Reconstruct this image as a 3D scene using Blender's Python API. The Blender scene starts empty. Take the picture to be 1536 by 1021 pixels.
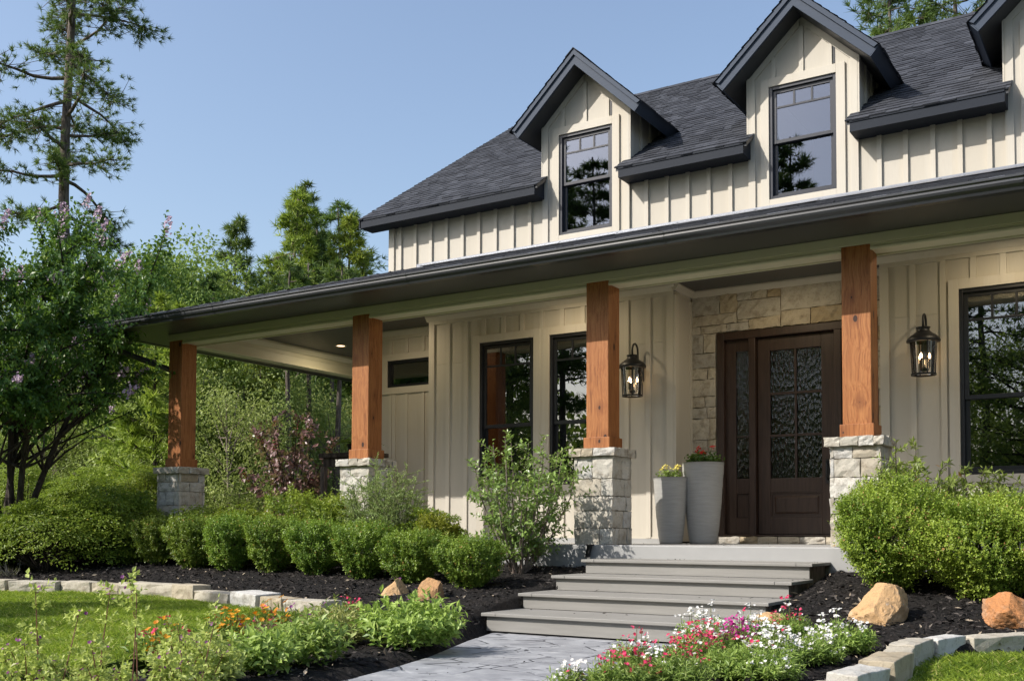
import bpy, math, random
import numpy as np
from mathutils import Vector, Matrix

# ------------------------------------------------------------------ camera, sky, sun, exposure
S = bpy.context.scene
COL = S.collection
EXPOSURE = 0.93
SUN_DIR = Vector((-0.77, -1.0, 1.036)).normalized()
YAW, PITCH, ROLL = 0.5621, 0.0403, 0.0031
CAM = Vector((2.5293, -9.6964, 0.1327))
_f = Vector((-math.sin(YAW) * math.cos(PITCH), math.cos(YAW) * math.cos(PITCH), math.sin(PITCH)))
_r = Vector((math.cos(YAW), math.sin(YAW), 0.0))
_u = _r.cross(_f)
_r2 = _r * math.cos(ROLL) + _u * math.sin(ROLL)
_u2 = -_r * math.sin(ROLL) + _u * math.cos(ROLL)
cam_data = bpy.data.cameras.new("camera")
cam_data.sensor_width = 36.0
cam_data.lens = 1569.11 / 1536 * 36.0
cam_data.shift_y = (733.4 - 510.5) / 1536
cam_data.clip_start = 0.05
cam_data.clip_end = 2000
cam = bpy.data.objects.new("camera", cam_data)
cam.matrix_world = Matrix(((_r2.x, _u2.x, -_f.x, CAM.x), (_r2.y, _u2.y, -_f.y, CAM.y), (_r2.z, _u2.z, -_f.z, CAM.z), (0, 0, 0, 1)))
COL.objects.link(cam)
S.camera = cam

world = bpy.data.worlds.new("World")
S.world = world
world.use_nodes = True
wn = world.node_tree
sky = wn.nodes.new("ShaderNodeTexSky")
sky.sky_type = 'NISHITA'
sky.sun_disc = False
sky.sun_elevation = math.asin(SUN_DIR.z)
sky.sun_rotation = math.atan2(SUN_DIR.x, SUN_DIR.y)
sky.altitude = 50
sky.air_density = 1.25
sky.dust_density = 2.4
sky.ozone_density = 2.2
hsv = wn.nodes.new("ShaderNodeHueSaturation")
hsv.inputs['Saturation'].default_value = 0.93
hsv.inputs['Hue'].default_value = 0.503
wn.links.new(sky.outputs[0], hsv.inputs['Color'])
wn.links.new(hsv.outputs[0], wn.nodes["Background"].inputs[0])
wn.nodes["Background"].inputs[1].default_value = 0.107

sun = bpy.data.lights.new("sun", 'SUN')
sun.energy = 3.1
sun.angle = math.radians(0.5)
sun.color = (1.0, 0.94, 0.86)
sun_ob = bpy.data.objects.new("sun", sun)
sun_ob.rotation_euler = (-SUN_DIR).to_track_quat('-Z', 'Y').to_euler()
sun_ob.location = (-20, -25, 30)
COL.objects.link(sun_ob)

S.view_settings.view_transform = 'Standard'
S.view_settings.look = 'None'
S.view_settings.exposure = EXPOSURE
S.view_settings.gamma = 1
S.render.engine = 'CYCLES'
S.cycles.max_bounces = 8
S.cycles.transparent_max_bounces = 16
S.cycles.use_denoising = True

# ------------------------------------------------------------------ helpers
RS = np.random.RandomState


class MB:
    """collects geometry for one mesh object"""

    def __init__(s):
        s.V = []; s.F = []; s.A = []; s.M = []; s.n = 0

    def add(s, verts, faces, a=0.5, m=0):
        o = s.n
        s.V.append(np.asarray(verts, dtype=np.float32).reshape(-1, 3))
        s.n += len(s.V[-1])
        for f in faces:
            s.F.append(np.asarray([f], dtype=np.int64) + o)
            s.A.append(np.asarray([a], dtype=np.float32)); s.M.append(np.asarray([m], dtype=np.int32))
        return s

    def arr(s, verts, faces, a, m=0):
        """verts (n,3), faces (k,c) arrays, a (k,)"""
        verts = np.asarray(verts, dtype=np.float32).reshape(-1, 3)
        faces = np.asarray(faces, dtype=np.int64)
        s.V.append(verts); s.F.append(faces + s.n); s.n += len(verts)
        s.A.append(np.broadcast_to(np.asarray(a, dtype=np.float32), (len(faces),)))
        s.M.append(np.full(len(faces), m, dtype=np.int32))
        return s

    def box(s, x0, x1, y0, y1, z0, z1, a=0.5, m=0):
        v = [(x0, y0, z0), (x1, y0, z0), (x1, y1, z0), (x0, y1, z0), (x0, y0, z1), (x1, y0, z1), (x1, y1, z1), (x0, y1, z1)]
        return s.add(v, [(0, 3, 2, 1), (4, 5, 6, 7), (0, 1, 5, 4), (1, 2, 6, 5), (2, 3, 7, 6), (3, 0, 4, 7)], a, m)

    def hull8(s, v, a=0.5, m=0):
        return s.add(v, [(0, 3, 2, 1), (4, 5, 6, 7), (0, 1, 5, 4), (1, 2, 6, 5), (2, 3, 7, 6), (3, 0, 4, 7)], a, m)

    def prism(s, poly, d0, d1, axis='y', a=0.5, m=0):
        """poly: 2-D outline, extruded along axis from d0 to d1"""
        def P(p, d):
            if axis == 'y': return (p[0], d, p[1])
            if axis == 'x': return (d, p[0], p[1])
            return (p[0], p[1], d)
        n = len(poly)
        v = [P(p, d0) for p in poly] + [P(p, d1) for p in poly]
        f = [tuple(range(n)), tuple(reversed(range(n, 2 * n)))]
        f += [(i, i + n, (i + 1) % n + n, (i + 1) % n) for i in range(n)]
        return s.add(v, f, a, m)

    def tube(s, path, rad, n=6, a=0.5, m=0, cap=True):
        path = [Vector(p) for p in path]
        if not hasattr(rad, '__len__'): rad = [rad] * len(path)
        V = []; ref = None
        for i, p in enumerate(path):
            t = (path[min(i + 1, len(path) - 1)] - path[max(i - 1, 0)])
            if t.length < 1e-9: t = Vector((0, 0, 1))
            t.normalize()
            if ref is None:
                ref = t.orthogonal().normalized()
            ref = ref - t * ref.dot(t)
            if ref.length < 1e-6: ref = t.orthogonal()
            ref.normalize()
            b = t.cross(ref)
            for k in range(n):
                q = 2 * math.pi * k / n
                V.append(tuple(p + (ref * math.cos(q) + b * math.sin(q)) * rad[i]))
        F = []
        for i in range(len(path) - 1):
            for k in range(n):
                F.append((i * n + k, i * n + (k + 1) % n, (i + 1) * n + (k + 1) % n, (i + 1) * n + k))
        s.arr(V, F, a, m)
        if cap and n > 2:
            base = s.n - len(V)
            L = len(path) - 1
            s.F.append(np.array([[base + k for k in reversed(range(n))]])); s.A.append(np.array([a], dtype=np.float32)); s.M.append(np.array([m], dtype=np.int32))
            s.F.append(np.array([[base + L * n + k for k in range(n)]])); s.A.append(np.array([a], dtype=np.float32)); s.M.append(np.array([m], dtype=np.int32))
        return s

    def lathe(s, prof, c=(0, 0, 0), n=24, a=0.5, m=0, capb=True, capt=True):
        V = []
        for r, z in prof:
            for k in range(n):
                q = 2 * math.pi * k / n
                V.append((c[0] + r * math.cos(q), c[1] + r * math.sin(q), c[2] + z))
        F = []
        for i in range(len(prof) - 1):
            for k in range(n):
                F.append((i * n + k, i * n + (k + 1) % n, (i + 1) * n + (k + 1) % n, (i + 1) * n + k))
        if capb: F.append(tuple(reversed(range(n))))
        if capt: F.append(tuple(range((len(prof) - 1) * n, len(prof) * n)))
        return s.add(V, F, a, m)

    def build(s, name, mats, parent=None, loc=None, smooth=False, bevel=0, shift=None):
        me = bpy.data.meshes.new(name)
        V = np.concatenate(s.V) if s.V else np.zeros((0, 3), dtype=np.float32)
        if shift is not None: V = V - np.asarray(shift, dtype=np.float32)
        me.vertices.add(len(V)); me.vertices.foreach_set("co", V.ravel())
        loops = np.concatenate([f.ravel() for f in s.F])
        counts = np.concatenate([np.full(len(f), f.shape[1], dtype=np.int64) for f in s.F])
        starts = np.concatenate([[0], np.cumsum(counts)[:-1]])
        me.loops.add(len(loops)); me.loops.foreach_set("vertex_index", loops.astype(np.int32))
        me.polygons.add(len(counts)); me.polygons.foreach_set("loop_start", starts.astype(np.int32))
        if not isinstance(mats, (list, tuple)): mats = [mats]
        for q in mats: me.materials.append(q)
        me.polygons.foreach_set("material_index", np.concatenate(s.M))
        me.polygons.foreach_set("use_smooth", np.full(len(counts), bool(smooth)))
        at = me.attributes.new("v", 'FLOAT', 'FACE')
        at.data.foreach_set("value", np.concatenate(s.A))
        me.update(calc_edges=True)
        me.validate()
        o = bpy.data.objects.new(name, me)
        COL.objects.link(o)
        if parent is not None: o.parent = parent
        if loc is not None: o.location = loc
        if bevel:
            b = o.modifiers.new("bevel", 'BEVEL'); b.width = bevel; b.segments = 2; b.limit_method = 'ANGLE'; b.angle_limit = math.radians(40)
        return o


def tag(o, label=None, cat=None, group=None, kind=None):
    if label: o['label'] = label
    if cat: o['category'] = cat
    if group: o['group'] = group
    if kind: o['kind'] = kind
    return o


def empty(name, loc=(0, 0, 0), label=None, cat=None, group=None, rz=0):
    o = bpy.data.objects.new(name, None)
    o.empty_display_size = 0.2
    o.location = loc; o.rotation_euler = (0, 0, rz)
    COL.objects.link(o)
    return tag(o, label, cat, group)


def copy_tree(o, parent=None):
    c = o.copy(); COL.objects.link(c)
    if parent is not None: c.parent = parent
    for ch in list(o.children): copy_tree(ch, c)
    return c


def structure(o): return tag(o, kind='structure')


# ------------------------------------------------------------------ materials
class NT:
    def __init__(s, name):
        s.m = bpy.data.materials.new(name); s.m.use_nodes = True
        s.t = s.m.node_tree; s.t.nodes.clear()
        s.out = s.t.nodes.new("ShaderNodeOutputMaterial")

    def n(s, typ, ins=None, **kw):
        nd = s.t.nodes.new(typ)
        for k, v in kw.items(): setattr(nd, k, v)
        for k, v in (ins or {}).items():
            if hasattr(v, 'is_linked') or isinstance(v, bpy.types.NodeSocket): s.t.links.new(v, nd.inputs[k])
            else:
                try: nd.inputs[k].default_value = v
                except Exception: nd.inputs[k].default_value = (*v, 1)
        return nd

    def mix(s, a, b, f):
        nd = s.t.nodes.new("ShaderNodeMix"); nd.data_type = 'RGBA'
        for i, v in ((0, f), (6, a), (7, b)):
            if isinstance(v, bpy.types.NodeSocket): s.t.links.new(v, nd.inputs[i])
            elif i == 0: nd.inputs[i].default_value = v
            else: nd.inputs[i].default_value = (*v, 1) if len(v) == 3 else v
        return nd.outputs[2]

    def math(s, op, a, b=0.5, clamp=False):
        nd = s.t.nodes.new("ShaderNodeMath"); nd.operation = op; nd.use_clamp = clamp
        for i, v in ((0, a), (1, b)):
            if isinstance(v, bpy.types.NodeSocket): s.t.links.new(v, nd.inputs[i])
            else: nd.inputs[i].default_value = v
        return nd.outputs[0]

    def ramp(s, f, stops):
        nd = s.t.nodes.new("ShaderNodeValToRGB")
        s.t.links.new(f, nd.inputs[0])
        e = nd.color_ramp.elements
        while len(e) < len(stops): e.new(0.5)
        for el, (p, c) in zip(e, stops):
            el.position = p; el.color = (*c, 1) if len(c) == 3 else c
        return nd.outputs[0]

    def attr(s, name='v'): return s.n("ShaderNodeAttribute", attribute_name=name).outputs['Fac']

    def coord(s, scale=(1, 1, 1), kind='Object'):
        tc = s.n("ShaderNodeTexCoord").outputs[kind]
        return s.n("ShaderNodeMapping", {0: tc, 3: scale}).outputs[0]

    def noise(s, vec, scale, detail=4, rough=0.55, dist=0.0):
        return s.n("ShaderNodeTexNoise", {0: vec, 'Scale': scale, 'Detail': detail, 'Roughness': rough, 'Distortion': dist}).outputs[0]

    def bump(s, h, strength=0.3, dist=0.01):
        return s.n("ShaderNodeBump", {'Height': h, 'Strength': strength, 'Distance': dist}).outputs[0]

    def bsdf(s, col, rough=0.6, spec=0.5, normal=None, metal=0.0, **kw):
        ins = {'Base Color': col, 'Roughness': rough, 'Metallic': metal, 'Specular IOR Level': spec}
        if normal is not None: ins['Normal'] = normal
        ins.update(kw)
        return s.n("ShaderNodeBsdfPrincipled", ins)

    def done(s, shader):
        s.t.links.new(shader.outputs[0], s.out.inputs[0]); return s.m


def paint(name, col, rough=0.5, var=0.08, grain=(1, 1, 1), gscale=8, bump=0.05, spec=0.5, tone=0.0):
    t = NT(name)
    v = t.coord(grain)
    n1 = t.noise(v, gscale, 5)
    n2 = t.noise(t.coord(), 1.3, 3)
    dark = tuple(c * (1 - var * 2) for c in col)
    lite = tuple(min(1, c * (1 + var)) for c in col)
    c = t.mix(dark, lite, t.math('ADD', t.math('MULTIPLY', n1, 0.5), t.math('MULTIPLY', n2, 0.5)))
    if tone: c = t.mix(c, tuple(q * (1 - tone) for q in col), t.attr())
    return t.done(t.bsdf(c, rough, spec, t.bump(n1, bump, 0.01)))


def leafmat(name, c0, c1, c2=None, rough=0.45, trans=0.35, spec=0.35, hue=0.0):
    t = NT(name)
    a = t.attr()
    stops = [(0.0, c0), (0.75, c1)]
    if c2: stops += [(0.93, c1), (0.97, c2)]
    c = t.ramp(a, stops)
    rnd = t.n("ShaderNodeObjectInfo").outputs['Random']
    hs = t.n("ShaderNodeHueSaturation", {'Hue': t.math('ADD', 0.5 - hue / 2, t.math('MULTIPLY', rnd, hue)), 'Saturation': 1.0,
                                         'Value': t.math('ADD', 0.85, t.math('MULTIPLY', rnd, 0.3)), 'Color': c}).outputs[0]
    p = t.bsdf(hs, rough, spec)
    tr = t.n("ShaderNodeBsdfTranslucent", {'Color': t.mix(hs, (0.35, 0.5, 0.03), 0.25)})
    mx = t.n("ShaderNodeMixShader", {0: trans, 1: p.outputs[0], 2: tr.outputs[0]})
    return t.done(mx)


def siding(name, col):
    t = NT(name)
    fine = t.noise(t.coord((22, 22, 1.6)), 5, 5, 0.6)
    big = t.noise(t.coord((1, 1, 0.6)), 1.1, 3)
    c = t.mix(tuple(q * 0.9 for q in col), tuple(min(1, q * 1.06) for q in col), fine)
    c = t.mix(c, tuple(q * 0.82 for q in col), t.math('MULTIPLY', t.math('SUBTRACT', big, 0.45, True), 1.3, True))
    sx = t.n("ShaderNodeSeparateXYZ", {0: t.n("ShaderNodeTexCoord").outputs['Object']}).outputs[0]
    bd = t.n("ShaderNodeTexWhiteNoise", {1: t.math('FLOOR', t.math('MULTIPLY', sx, 3.55))}, noise_dimensions='1D').outputs[0]
    c = t.mix(c, tuple(q * q2 for q, q2 in zip(col, (.93, .90, .84))), t.math('MULTIPLY', bd, 0.55))
    strk = t.noise(t.coord((9, 9, 0.35)), 1.6, 4, 0.6)
    c = t.mix(c, tuple(q * q2 for q, q2 in zip(col, (.72, .68, .60))), t.math('MULTIPLY', t.math('SUBTRACT', strk, 0.58, True), 1.6, True))
    return t.done(t.bsdf(c, 0.62, 0.35, t.bump(fine, 0.22, 0.004)))


def cedar(name):
    t = NT(name)
    rnd = t.n("ShaderNodeObjectInfo").outputs['Random']
    co = t.n("ShaderNodeTexCoord").outputs['Object']
    off = t.n("ShaderNodeVectorMath", {0: co, 1: t.n("ShaderNodeCombineXYZ", {0: t.math('MULTIPLY', rnd, 7.3), 1: t.math('MULTIPLY', rnd, 3.1), 2: t.math('MULTIPLY', rnd, 19.0)}).outputs[0]}, operation='ADD').outputs[0]
    lo = t.noise(t.n("ShaderNodeMapping", {0: off, 3: (1, 1, 0.3)}).outputs[0], 2.2, 2)
    wob = t.n("ShaderNodeVectorMath", {0: off, 1: t.n("ShaderNodeVectorMath", {0: t.n("ShaderNodeTexNoise", {0: off, 'Scale': 3.0, 'Detail': 1.0}).outputs[1], 1: (0.07, 0.07, 0.0)}, operation='MULTIPLY').outputs[0]}, operation='ADD').outputs[0]
    g = t.noise(t.n("ShaderNodeMapping", {0: wob, 3: (26, 26, 0.7)}).outputs[0], 2.2, 6, 0.65)
    fine = t.noise(t.n("ShaderNodeMapping", {0: wob, 3: (90, 90, 2.0)}).outputs[0], 2.0, 3, 0.6)
    c = t.ramp(g, [(0.28, (0.13, 0.045, 0.014)), (0.43, (0.30, 0.108, 0.033)), (0.6, (0.41, 0.172, 0.058)), (0.78, (0.22, 0.075, 0.024))])
    c = t.mix(c, (0.26, 0.085, 0.022), t.math('MULTIPLY', t.math('SUBTRACT', lo, 0.45, True), 1.6, True))
    c = t.mix(c, (0.12, 0.04, 0.013), t.math('MULTIPLY', t.math('SUBTRACT', fine, 0.47, True), 2.2, True))
    sp = t.n("ShaderNodeSeparateXYZ", {0: off})
    kv = t.n("ShaderNodeCombineXYZ", {0: t.math('ADD', sp.outputs[0], t.math('MULTIPLY', sp.outputs[1], 1.37)), 1: t.math('MULTIPLY', sp.outputs[2], 0.62), 2: 0.0}).outputs[0]
    vo = t.n("ShaderNodeTexVoronoi", {0: kv, 'Scale': 3.6, 'Randomness': 1.0}, voronoi_dimensions='2D')
    kn = vo.outputs['Distance']
    keep = t.n("ShaderNodeSeparateColor", {0: vo.outputs['Color']}).outputs[0]
    k1 = t.math('MULTIPLY', t.math('LESS_THAN', kn, t.math('MULTIPLY', t.n("ShaderNodeSeparateColor", {0: vo.outputs['Color']}).outputs[1], 0.085)), t.math('GREATER_THAN', keep, 0.55))
    halo = t.math('MULTIPLY', t.math('SUBTRACT', 1.0, t.math('MULTIPLY', kn, 4.2), True), t.math('GREATER_THAN', keep, 0.45))
    c = t.mix(c, (0.15, 0.045, 0.014), t.math('MULTIPLY', halo, 0.75))
    c = t.mix(c, (0.035, 0.014, 0.008), k1)
    c = t.mix(c, (0.5, 0.17, 0.05), t.math('MULTIPLY', t.attr(), 0.0))
    return t.done(t.bsdf(c, 0.55, 0.35, t.bump(t.math('ADD', g, t.math('MULTIPLY', fine, 0.5)), 0.25, 0.006)))


def stonemat(name, cols, bump=0.5, lichen=False):
    t = NT(name)
    a = t.attr()
    n = len(cols)
    base = t.ramp(a, [(i / (n - 1), c) for i, c in enumerate(cols)])
    co = t.coord()
    n1 = t.noise(co, 9, 8, 0.65)
    n2 = t.noise(co, 55, 5, 0.6)
    n3 = t.noise(t.coord((1, 1, 2.2)), 3.5, 4, 0.6, 0.6)
    c = t.mix(base, (0.15, 0.115, 0.075), t.math('MULTIPLY', t.math('SUBTRACT', n1, 0.50, True), 3.2, True))
    c = t.mix(c, (0.55, 0.50, 0.41), t.math('MULTIPLY', t.math('SUBTRACT', n3, 0.52, True), 1.6, True))
    c = t.mix(c, (0.12, 0.10, 0.08), t.math('MULTIPLY', t.math('SUBTRACT', n2, 0.55, True), 3.0, True))
    if lichen:
        l = t.math('MULTIPLY', t.math('GREATER_THAN', t.noise(co, 7, 6, 0.7, 0.8), 0.62), t.math('GREATER_THAN', t.noise(co, 2.6, 1), 0.47))
        c = t.mix(c, (0.44, 0.42, 0.40), t.math('MULTIPLY', l, 0.75))
    h = t.math('ADD', n1, t.math('MULTIPLY', n2, 0.4))
    return t.done(t.bsdf(c, 0.85, 0.25, t.bump(h, bump, 0.012)))


def simple(name, col, rough=0.5, metal=0.0, spec=0.5, emit=None, estr=1.0):
    t = NT(name)
    n1 = t.noise(t.coord(), 14, 4)
    c = t.mix(tuple(q * 0.85 for q in col), tuple(min(1, q * 1.1) for q in col), n1)
    kw = {}
    if emit: kw = {'Emission Color': (*emit, 1), 'Emission Strength': estr}
    return t.done(t.bsdf(c, rough, spec, t.bump(n1, 0.03, 0.002), metal, **kw))


def glassmat(name, refl, tint=(0.75, 0.8, 0.8), rain=False, rough=0.0, refl_tint=(0.95, 0.95, 1.0)):
    t = NT(name)
    fr = t.n("ShaderNodeFresnel", {'IOR': 1.5}).outputs[0]
    fac = t.math('ADD', t.math('MULTIPLY', fr, 1.5), refl, True)
    if rain:
        v = t.n("ShaderNodeTexVoronoi", {0: t.coord((1, 1, 0.33)), 'Scale': 42.0})
        nb = t.bump(v.outputs['Distance'], 0.27, 0.02)
    else:
        nb = t.bump(t.noise(t.coord(), 1.2, 1), 0.03, 0.02)
    g = t.n("ShaderNodeBsdfGlossy", {'Color': (*refl_tint, 1), 'Roughness': rough, 'Normal': nb})
    tr = t.n("ShaderNodeBsdfTransparent", {'Color': (*tint, 1)})
    return t.done(t.n("ShaderNodeMixShader", {0: fac, 1: tr.outputs[0], 2: g.outputs[0]}))


def shinglemat(name):
    t = NT(name)
    a = t.attr()
    c = t.ramp(a, [(0.0, (0.030, 0.033, 0.041)), (0.5, (0.044, 0.048, 0.059)), (1.0, (0.064, 0.069, 0.083))])
    n = t.noise(t.coord(), 160, 2, 0.7)
    n2 = t.noise(t.coord(), 2.0, 3)
    c = t.mix(c, (0.13, 0.13, 0.14), t.math('MULTIPLY', t.math('SUBTRACT', n, 0.52, True), 1.4, True))
    c = t.mix(c, (0.03, 0.032, 0.038), t.math('MULTIPLY', t.math('SUBTRACT', n2, 0.45, True), 1.5, True))
    return t.done(t.bsdf(c, 0.9, 0.25, t.bump(n, 0.4, 0.004)))


def barkmat(name, c0, c1, sc=(14, 14, 3)):
    t = NT(name)
    n = t.noise(t.coord(sc), 1.6, 6, 0.65)
    c = t.ramp(n, [(0.35, c0), (0.62, c1)])
    return t.done(t.bsdf(c, 0.9, 0.15, t.bump(n, 0.7, 0.03)))


CREAM = (0.50, 0.466, 0.402)
M = {}
M['siding'] = siding('cream_siding', CREAM)
M['trim'] = siding('cream_trim', (0.53, 0.494, 0.426))
M['beam'] = paint('painted_beam', (0.60, 0.58, 0.43), 0.5, 0.04)
M['dark'] = paint('charcoal_paint', (0.030, 0.033, 0.039), 0.42, 0.06, (1, 1, 1), 5, 0.02)
M['fascia'] = paint('slate_fascia', (0.050, 0.066, 0.097), 0.6, 0.14, (1, 1, 8), 8, 0.08, 0.2)
M['eave'] = paint('dark_eave_paint', (0.019, 0.024, 0.034), 0.6, 0.1, (1, 1, 8), 8, 0.04, 0.15)
M['soffit'] = paint('dark_soffit', (0.060, 0.060, 0.056), 0.45, 0.05, (1, 1, 1), 5, 0.02)
M['gutter'] = paint('gutter_metal', (0.040, 0.042, 0.046), 0.28, 0.05, (1, 1, 1), 3, 0.01, 0.6)
M['flash'] = simple('flashing_metal', (0.26, 0.275, 0.31), 0.4, 0.6)
M['shingle'] = shinglemat('asphalt_shingle')
M['cedar'] = cedar('stained_cedar')
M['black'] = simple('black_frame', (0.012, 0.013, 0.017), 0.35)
M['frame'] = simple('dark_window_frame', (0.020, 0.023, 0.033), 0.35)
M['iron'] = simple('black_iron', (0.010, 0.010, 0.011), 0.45)
M['glass_up'] = glassmat('sky_glass', 0.10, (0.4, 0.42, 0.46), refl_tint=(0.76, 0.82, 0.97))
M['glass'] = glassmat('window_glass', 0.12, (0.5, 0.52, 0.52))
M['glass_door'] = glassmat('rain_glass', 0.02, (0.3, 0.33, 0.32), True, 0.17)
M['glass_lamp'] = glassmat('lantern_glass', 0.04, (0.96, 0.97, 0.97))
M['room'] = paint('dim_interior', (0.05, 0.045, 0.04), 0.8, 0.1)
M['mortar'] = paint('mortar', (0.36, 0.32, 0.25), 0.9, 0.1, (1, 1, 1), 40, 0.3)
M['stone'] = stonemat('limestone', [(0.36, 0.31, 0.23), (0.46, 0.43, 0.37), (0.40, 0.375, 0.32), (0.52, 0.50, 0.45), (0.43, 0.425, 0.41)])
M['stone_entry'] = stonemat('entry_limestone', [(0.34, 0.26, 0.15), (0.46, 0.40, 0.30), (0.41, 0.385, 0.33), (0.50, 0.45, 0.36), (0.36, 0.345, 0.315)])
M['edging'] = stonemat('edging_stone', [(0.33, 0.265, 0.17), (0.43, 0.39, 0.31), (0.39, 0.365, 0.31), (0.51, 0.50, 0.47)], 0.6)
M['boulder'] = stonemat('sandstone_boulder', [(0.36, 0.19, 0.085), (0.47, 0.30, 0.15), (0.42, 0.26, 0.13)], 0.9, True)
M['boulder_red'] = stonemat('rusty_boulder', [(0.36, 0.15, 0.055), (0.43, 0.20, 0.08), (0.38, 0.17, 0.07)], 0.8)
M['step'] = paint('composite_deck', (0.262, 0.253, 0.234), 0.62, 0.2, (0.7, 9, 9), 4, 0.1)
M['slab'] = paint('porch_concrete', (0.335, 0.335, 0.33), 0.65, 0.12, (1, 1, 1), 6, 0.08)
M['skin_pot'] = paint('grey_cement_pot', (0.37, 0.365, 0.345), 0.8, 0.24, (1.2, 1.2, 11), 5, 0.3)
M['soil'] = paint('soil', (0.03, 0.022, 0.016), 0.95, 0.3, (1, 1, 1), 30, 0.5)


def doorwood():
    t = NT('dark_door_wood')
    g = t.noise(t.coord((20, 20, 1.4)), 2.2, 5, 0.6)
    c = t.ramp(g, [(0.3, (0.026, 0.015, 0.011)), (0.6, (0.050, 0.029, 0.021)), (0.8, (0.036, 0.020, 0.015))])
    return t.done(t.bsdf(c, 0.42, 0.45, t.bump(g, 0.12, 0.003)))


M['door'] = doorwood()
M['lamp'] = simple('candle_bulb', (1, 0.9, 0.7), 0.3, emit=(1.0, 0.62, 0.28), estr=9.0)
M['downlight'] = simple('downlight_lens', (1, 0.9, 0.8), 0.3, emit=(1.0, 0.62, 0.32), estr=2.2)
M['white_trim'] = simple('white_metal_trim', (0.7, 0.68, 0.62), 0.4)


def mulchmat():
    t = NT('dark_mulch')
    co = t.coord()
    n = t.noise(co, 28, 8, 0.75)
    n2 = t.noise(co, 3, 3)
    c = t.ramp(n, [(0.35, (0.009, 0.0088, 0.0085)), (0.58, (0.034, 0.031, 0.030)), (0.72, (0.095, 0.085, 0.078))])
    c = t.mix(c, (0.035, 0.026, 0.02), t.math('MULTIPLY', t.math('SUBTRACT', n2, 0.5, True), 1.5, True))
    return t.done(t.bsdf(c, 0.95, 0.15, t.bump(n, 1.0, 0.05)))


M['mulch'] = mulchmat()
_t = NT('mulch_chip')
M['chip'] = _t.done(_t.bsdf(_t.ramp(_t.attr(), [(0.0, (0.007, 0.0065, 0.006)), (0.6, (0.034, 0.029, 0.027)), (0.92, (0.10, 0.088, 0.080)), (0.95, (0.34, 0.28, 0.21))]), 0.9, 0.15))


def pathmat():
    t = NT('stamped_concrete')
    co = t.coord()
    wob = t.n("ShaderNodeVectorMath", {0: co, 1: t.n("ShaderNodeVectorMath", {0: t.n("ShaderNodeTexNoise", {0: co, 'Scale': 4.0, 'Detail': 3.0}).outputs[1], 1: (0.12, 0.12, 0)}, operation='MULTIPLY').outputs[0]}, operation='ADD').outputs[0]
    vo = t.n("ShaderNodeTexVoronoi", {0: t.n("ShaderNodeMapping", {0: wob, 3: (1.0, 1.5, 1)}).outputs[0], 'Scale': 2.3}, feature='DISTANCE_TO_EDGE').outputs['Distance']
    n = t.noise(co, 6, 7, 0.65)
    n2 = t.noise(co, 2.2, 3)
    gate = t.math('GREATER_THAN', t.noise(co, 5.5, 1), 0.47)
    crack = t.math('MULTIPLY', t.math('LESS_THAN', vo, 0.022), gate)
    c = t.ramp(n, [(0.3, (0.20, 0.205, 0.22)), (0.55, (0.31, 0.318, 0.335)), (0.75, (0.44, 0.445, 0.455))])
    c = t.mix(c, (0.19, 0.195, 0.21), t.math('MULTIPLY', t.math('SUBTRACT', n2, 0.5, True), 2.0, True))
    c = t.mix(c, (0.05, 0.053, 0.062), crack)
    h = t.math('ADD', t.math('MULTIPLY', t.math('MINIMUM', vo, 0.05), 8.0), t.math('MULTIPLY', n, 0.8))
    return t.done(t.bsdf(c, 0.62, 0.4, t.bump(h, 0.5, 0.02)))


M['path'] = pathmat()


def groundmat(name, c0, c1, sc=3.0):
    t = NT(name)
    n = t.noise(t.coord(), sc, 7, 0.65)
    return t.done(t.bsdf(t.ramp(n, [(0.35, c0), (0.65, c1)]), 0.95, 0.1, t.bump(n, 0.6, 0.05)))


M['ground'] = groundmat('woodland_ground', (0.03, 0.035, 0.012), (0.07, 0.075, 0.03), 1.0)
M['turf'] = groundmat('turf_soil', (0.035, 0.06, 0.012), (0.07, 0.11, 0.02), 9.0)
M['grass'] = leafmat('grass_blade', (0.101, 0.174, 0.019), (0.336, 0.432, 0.054), (0.564, 0.528, 0.192), 0.5, 0.42)
M['box'] = leafmat('boxwood_leaf', (0.067, 0.142, 0.024), (0.230, 0.324, 0.047), (0.446, 0.243, 0.081), 0.42, 0.3, 0.35, 0.02)
M['box_bright'] = leafmat('bright_boxwood_leaf', (0.092, 0.172, 0.022), (0.32, 0.405, 0.055), (0.48, 0.25, 0.11), 0.42, 0.33, 0.35, 0.02)
M['azalea'] = leafmat('azalea_leaf', (0.052, 0.115, 0.016), (0.252, 0.338, 0.041), (0.475, 0.459, 0.068), 0.45, 0.35, 0.3, 0.02)
M['myrtle'] = leafmat('crape_myrtle_leaf', (0.031, 0.089, 0.019), (0.106, 0.203, 0.038), (0.284, 0.365, 0.054), 0.4, 0.35)
M['holly'] = leafmat('glossy_shrub_leaf', (0.072, 0.132, 0.030), (0.228, 0.336, 0.078), (0.384, 0.432, 0.180), 0.34, 0.3, 0.45)
M['olive_leaf'] = leafmat('bronze_shrub_leaf', (0.08, 0.13, 0.025), (0.22, 0.28, 0.06), (0.34, 0.18, 0.08), 0.38, 0.3, 0.4)
M['feather'] = leafmat('feathery_leaf', (0.143, 0.209, 0.055), (0.341, 0.440, 0.165), (0.462, 0.528, 0.264), 0.5, 0.38)
M['yellow_leaf'] = leafmat('golden_leaf', (0.13, 0.17, 0.02), (0.30, 0.31, 0.035), (0.36, 0.34, 0.06), 0.5, 0.4)
M['redbud'] = leafmat('purple_leaf', (0.09, 0.035, 0.04), (0.27, 0.14, 0.13), (0.26, 0.29, 0.12), 0.38, 0.28, 0.5)
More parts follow.
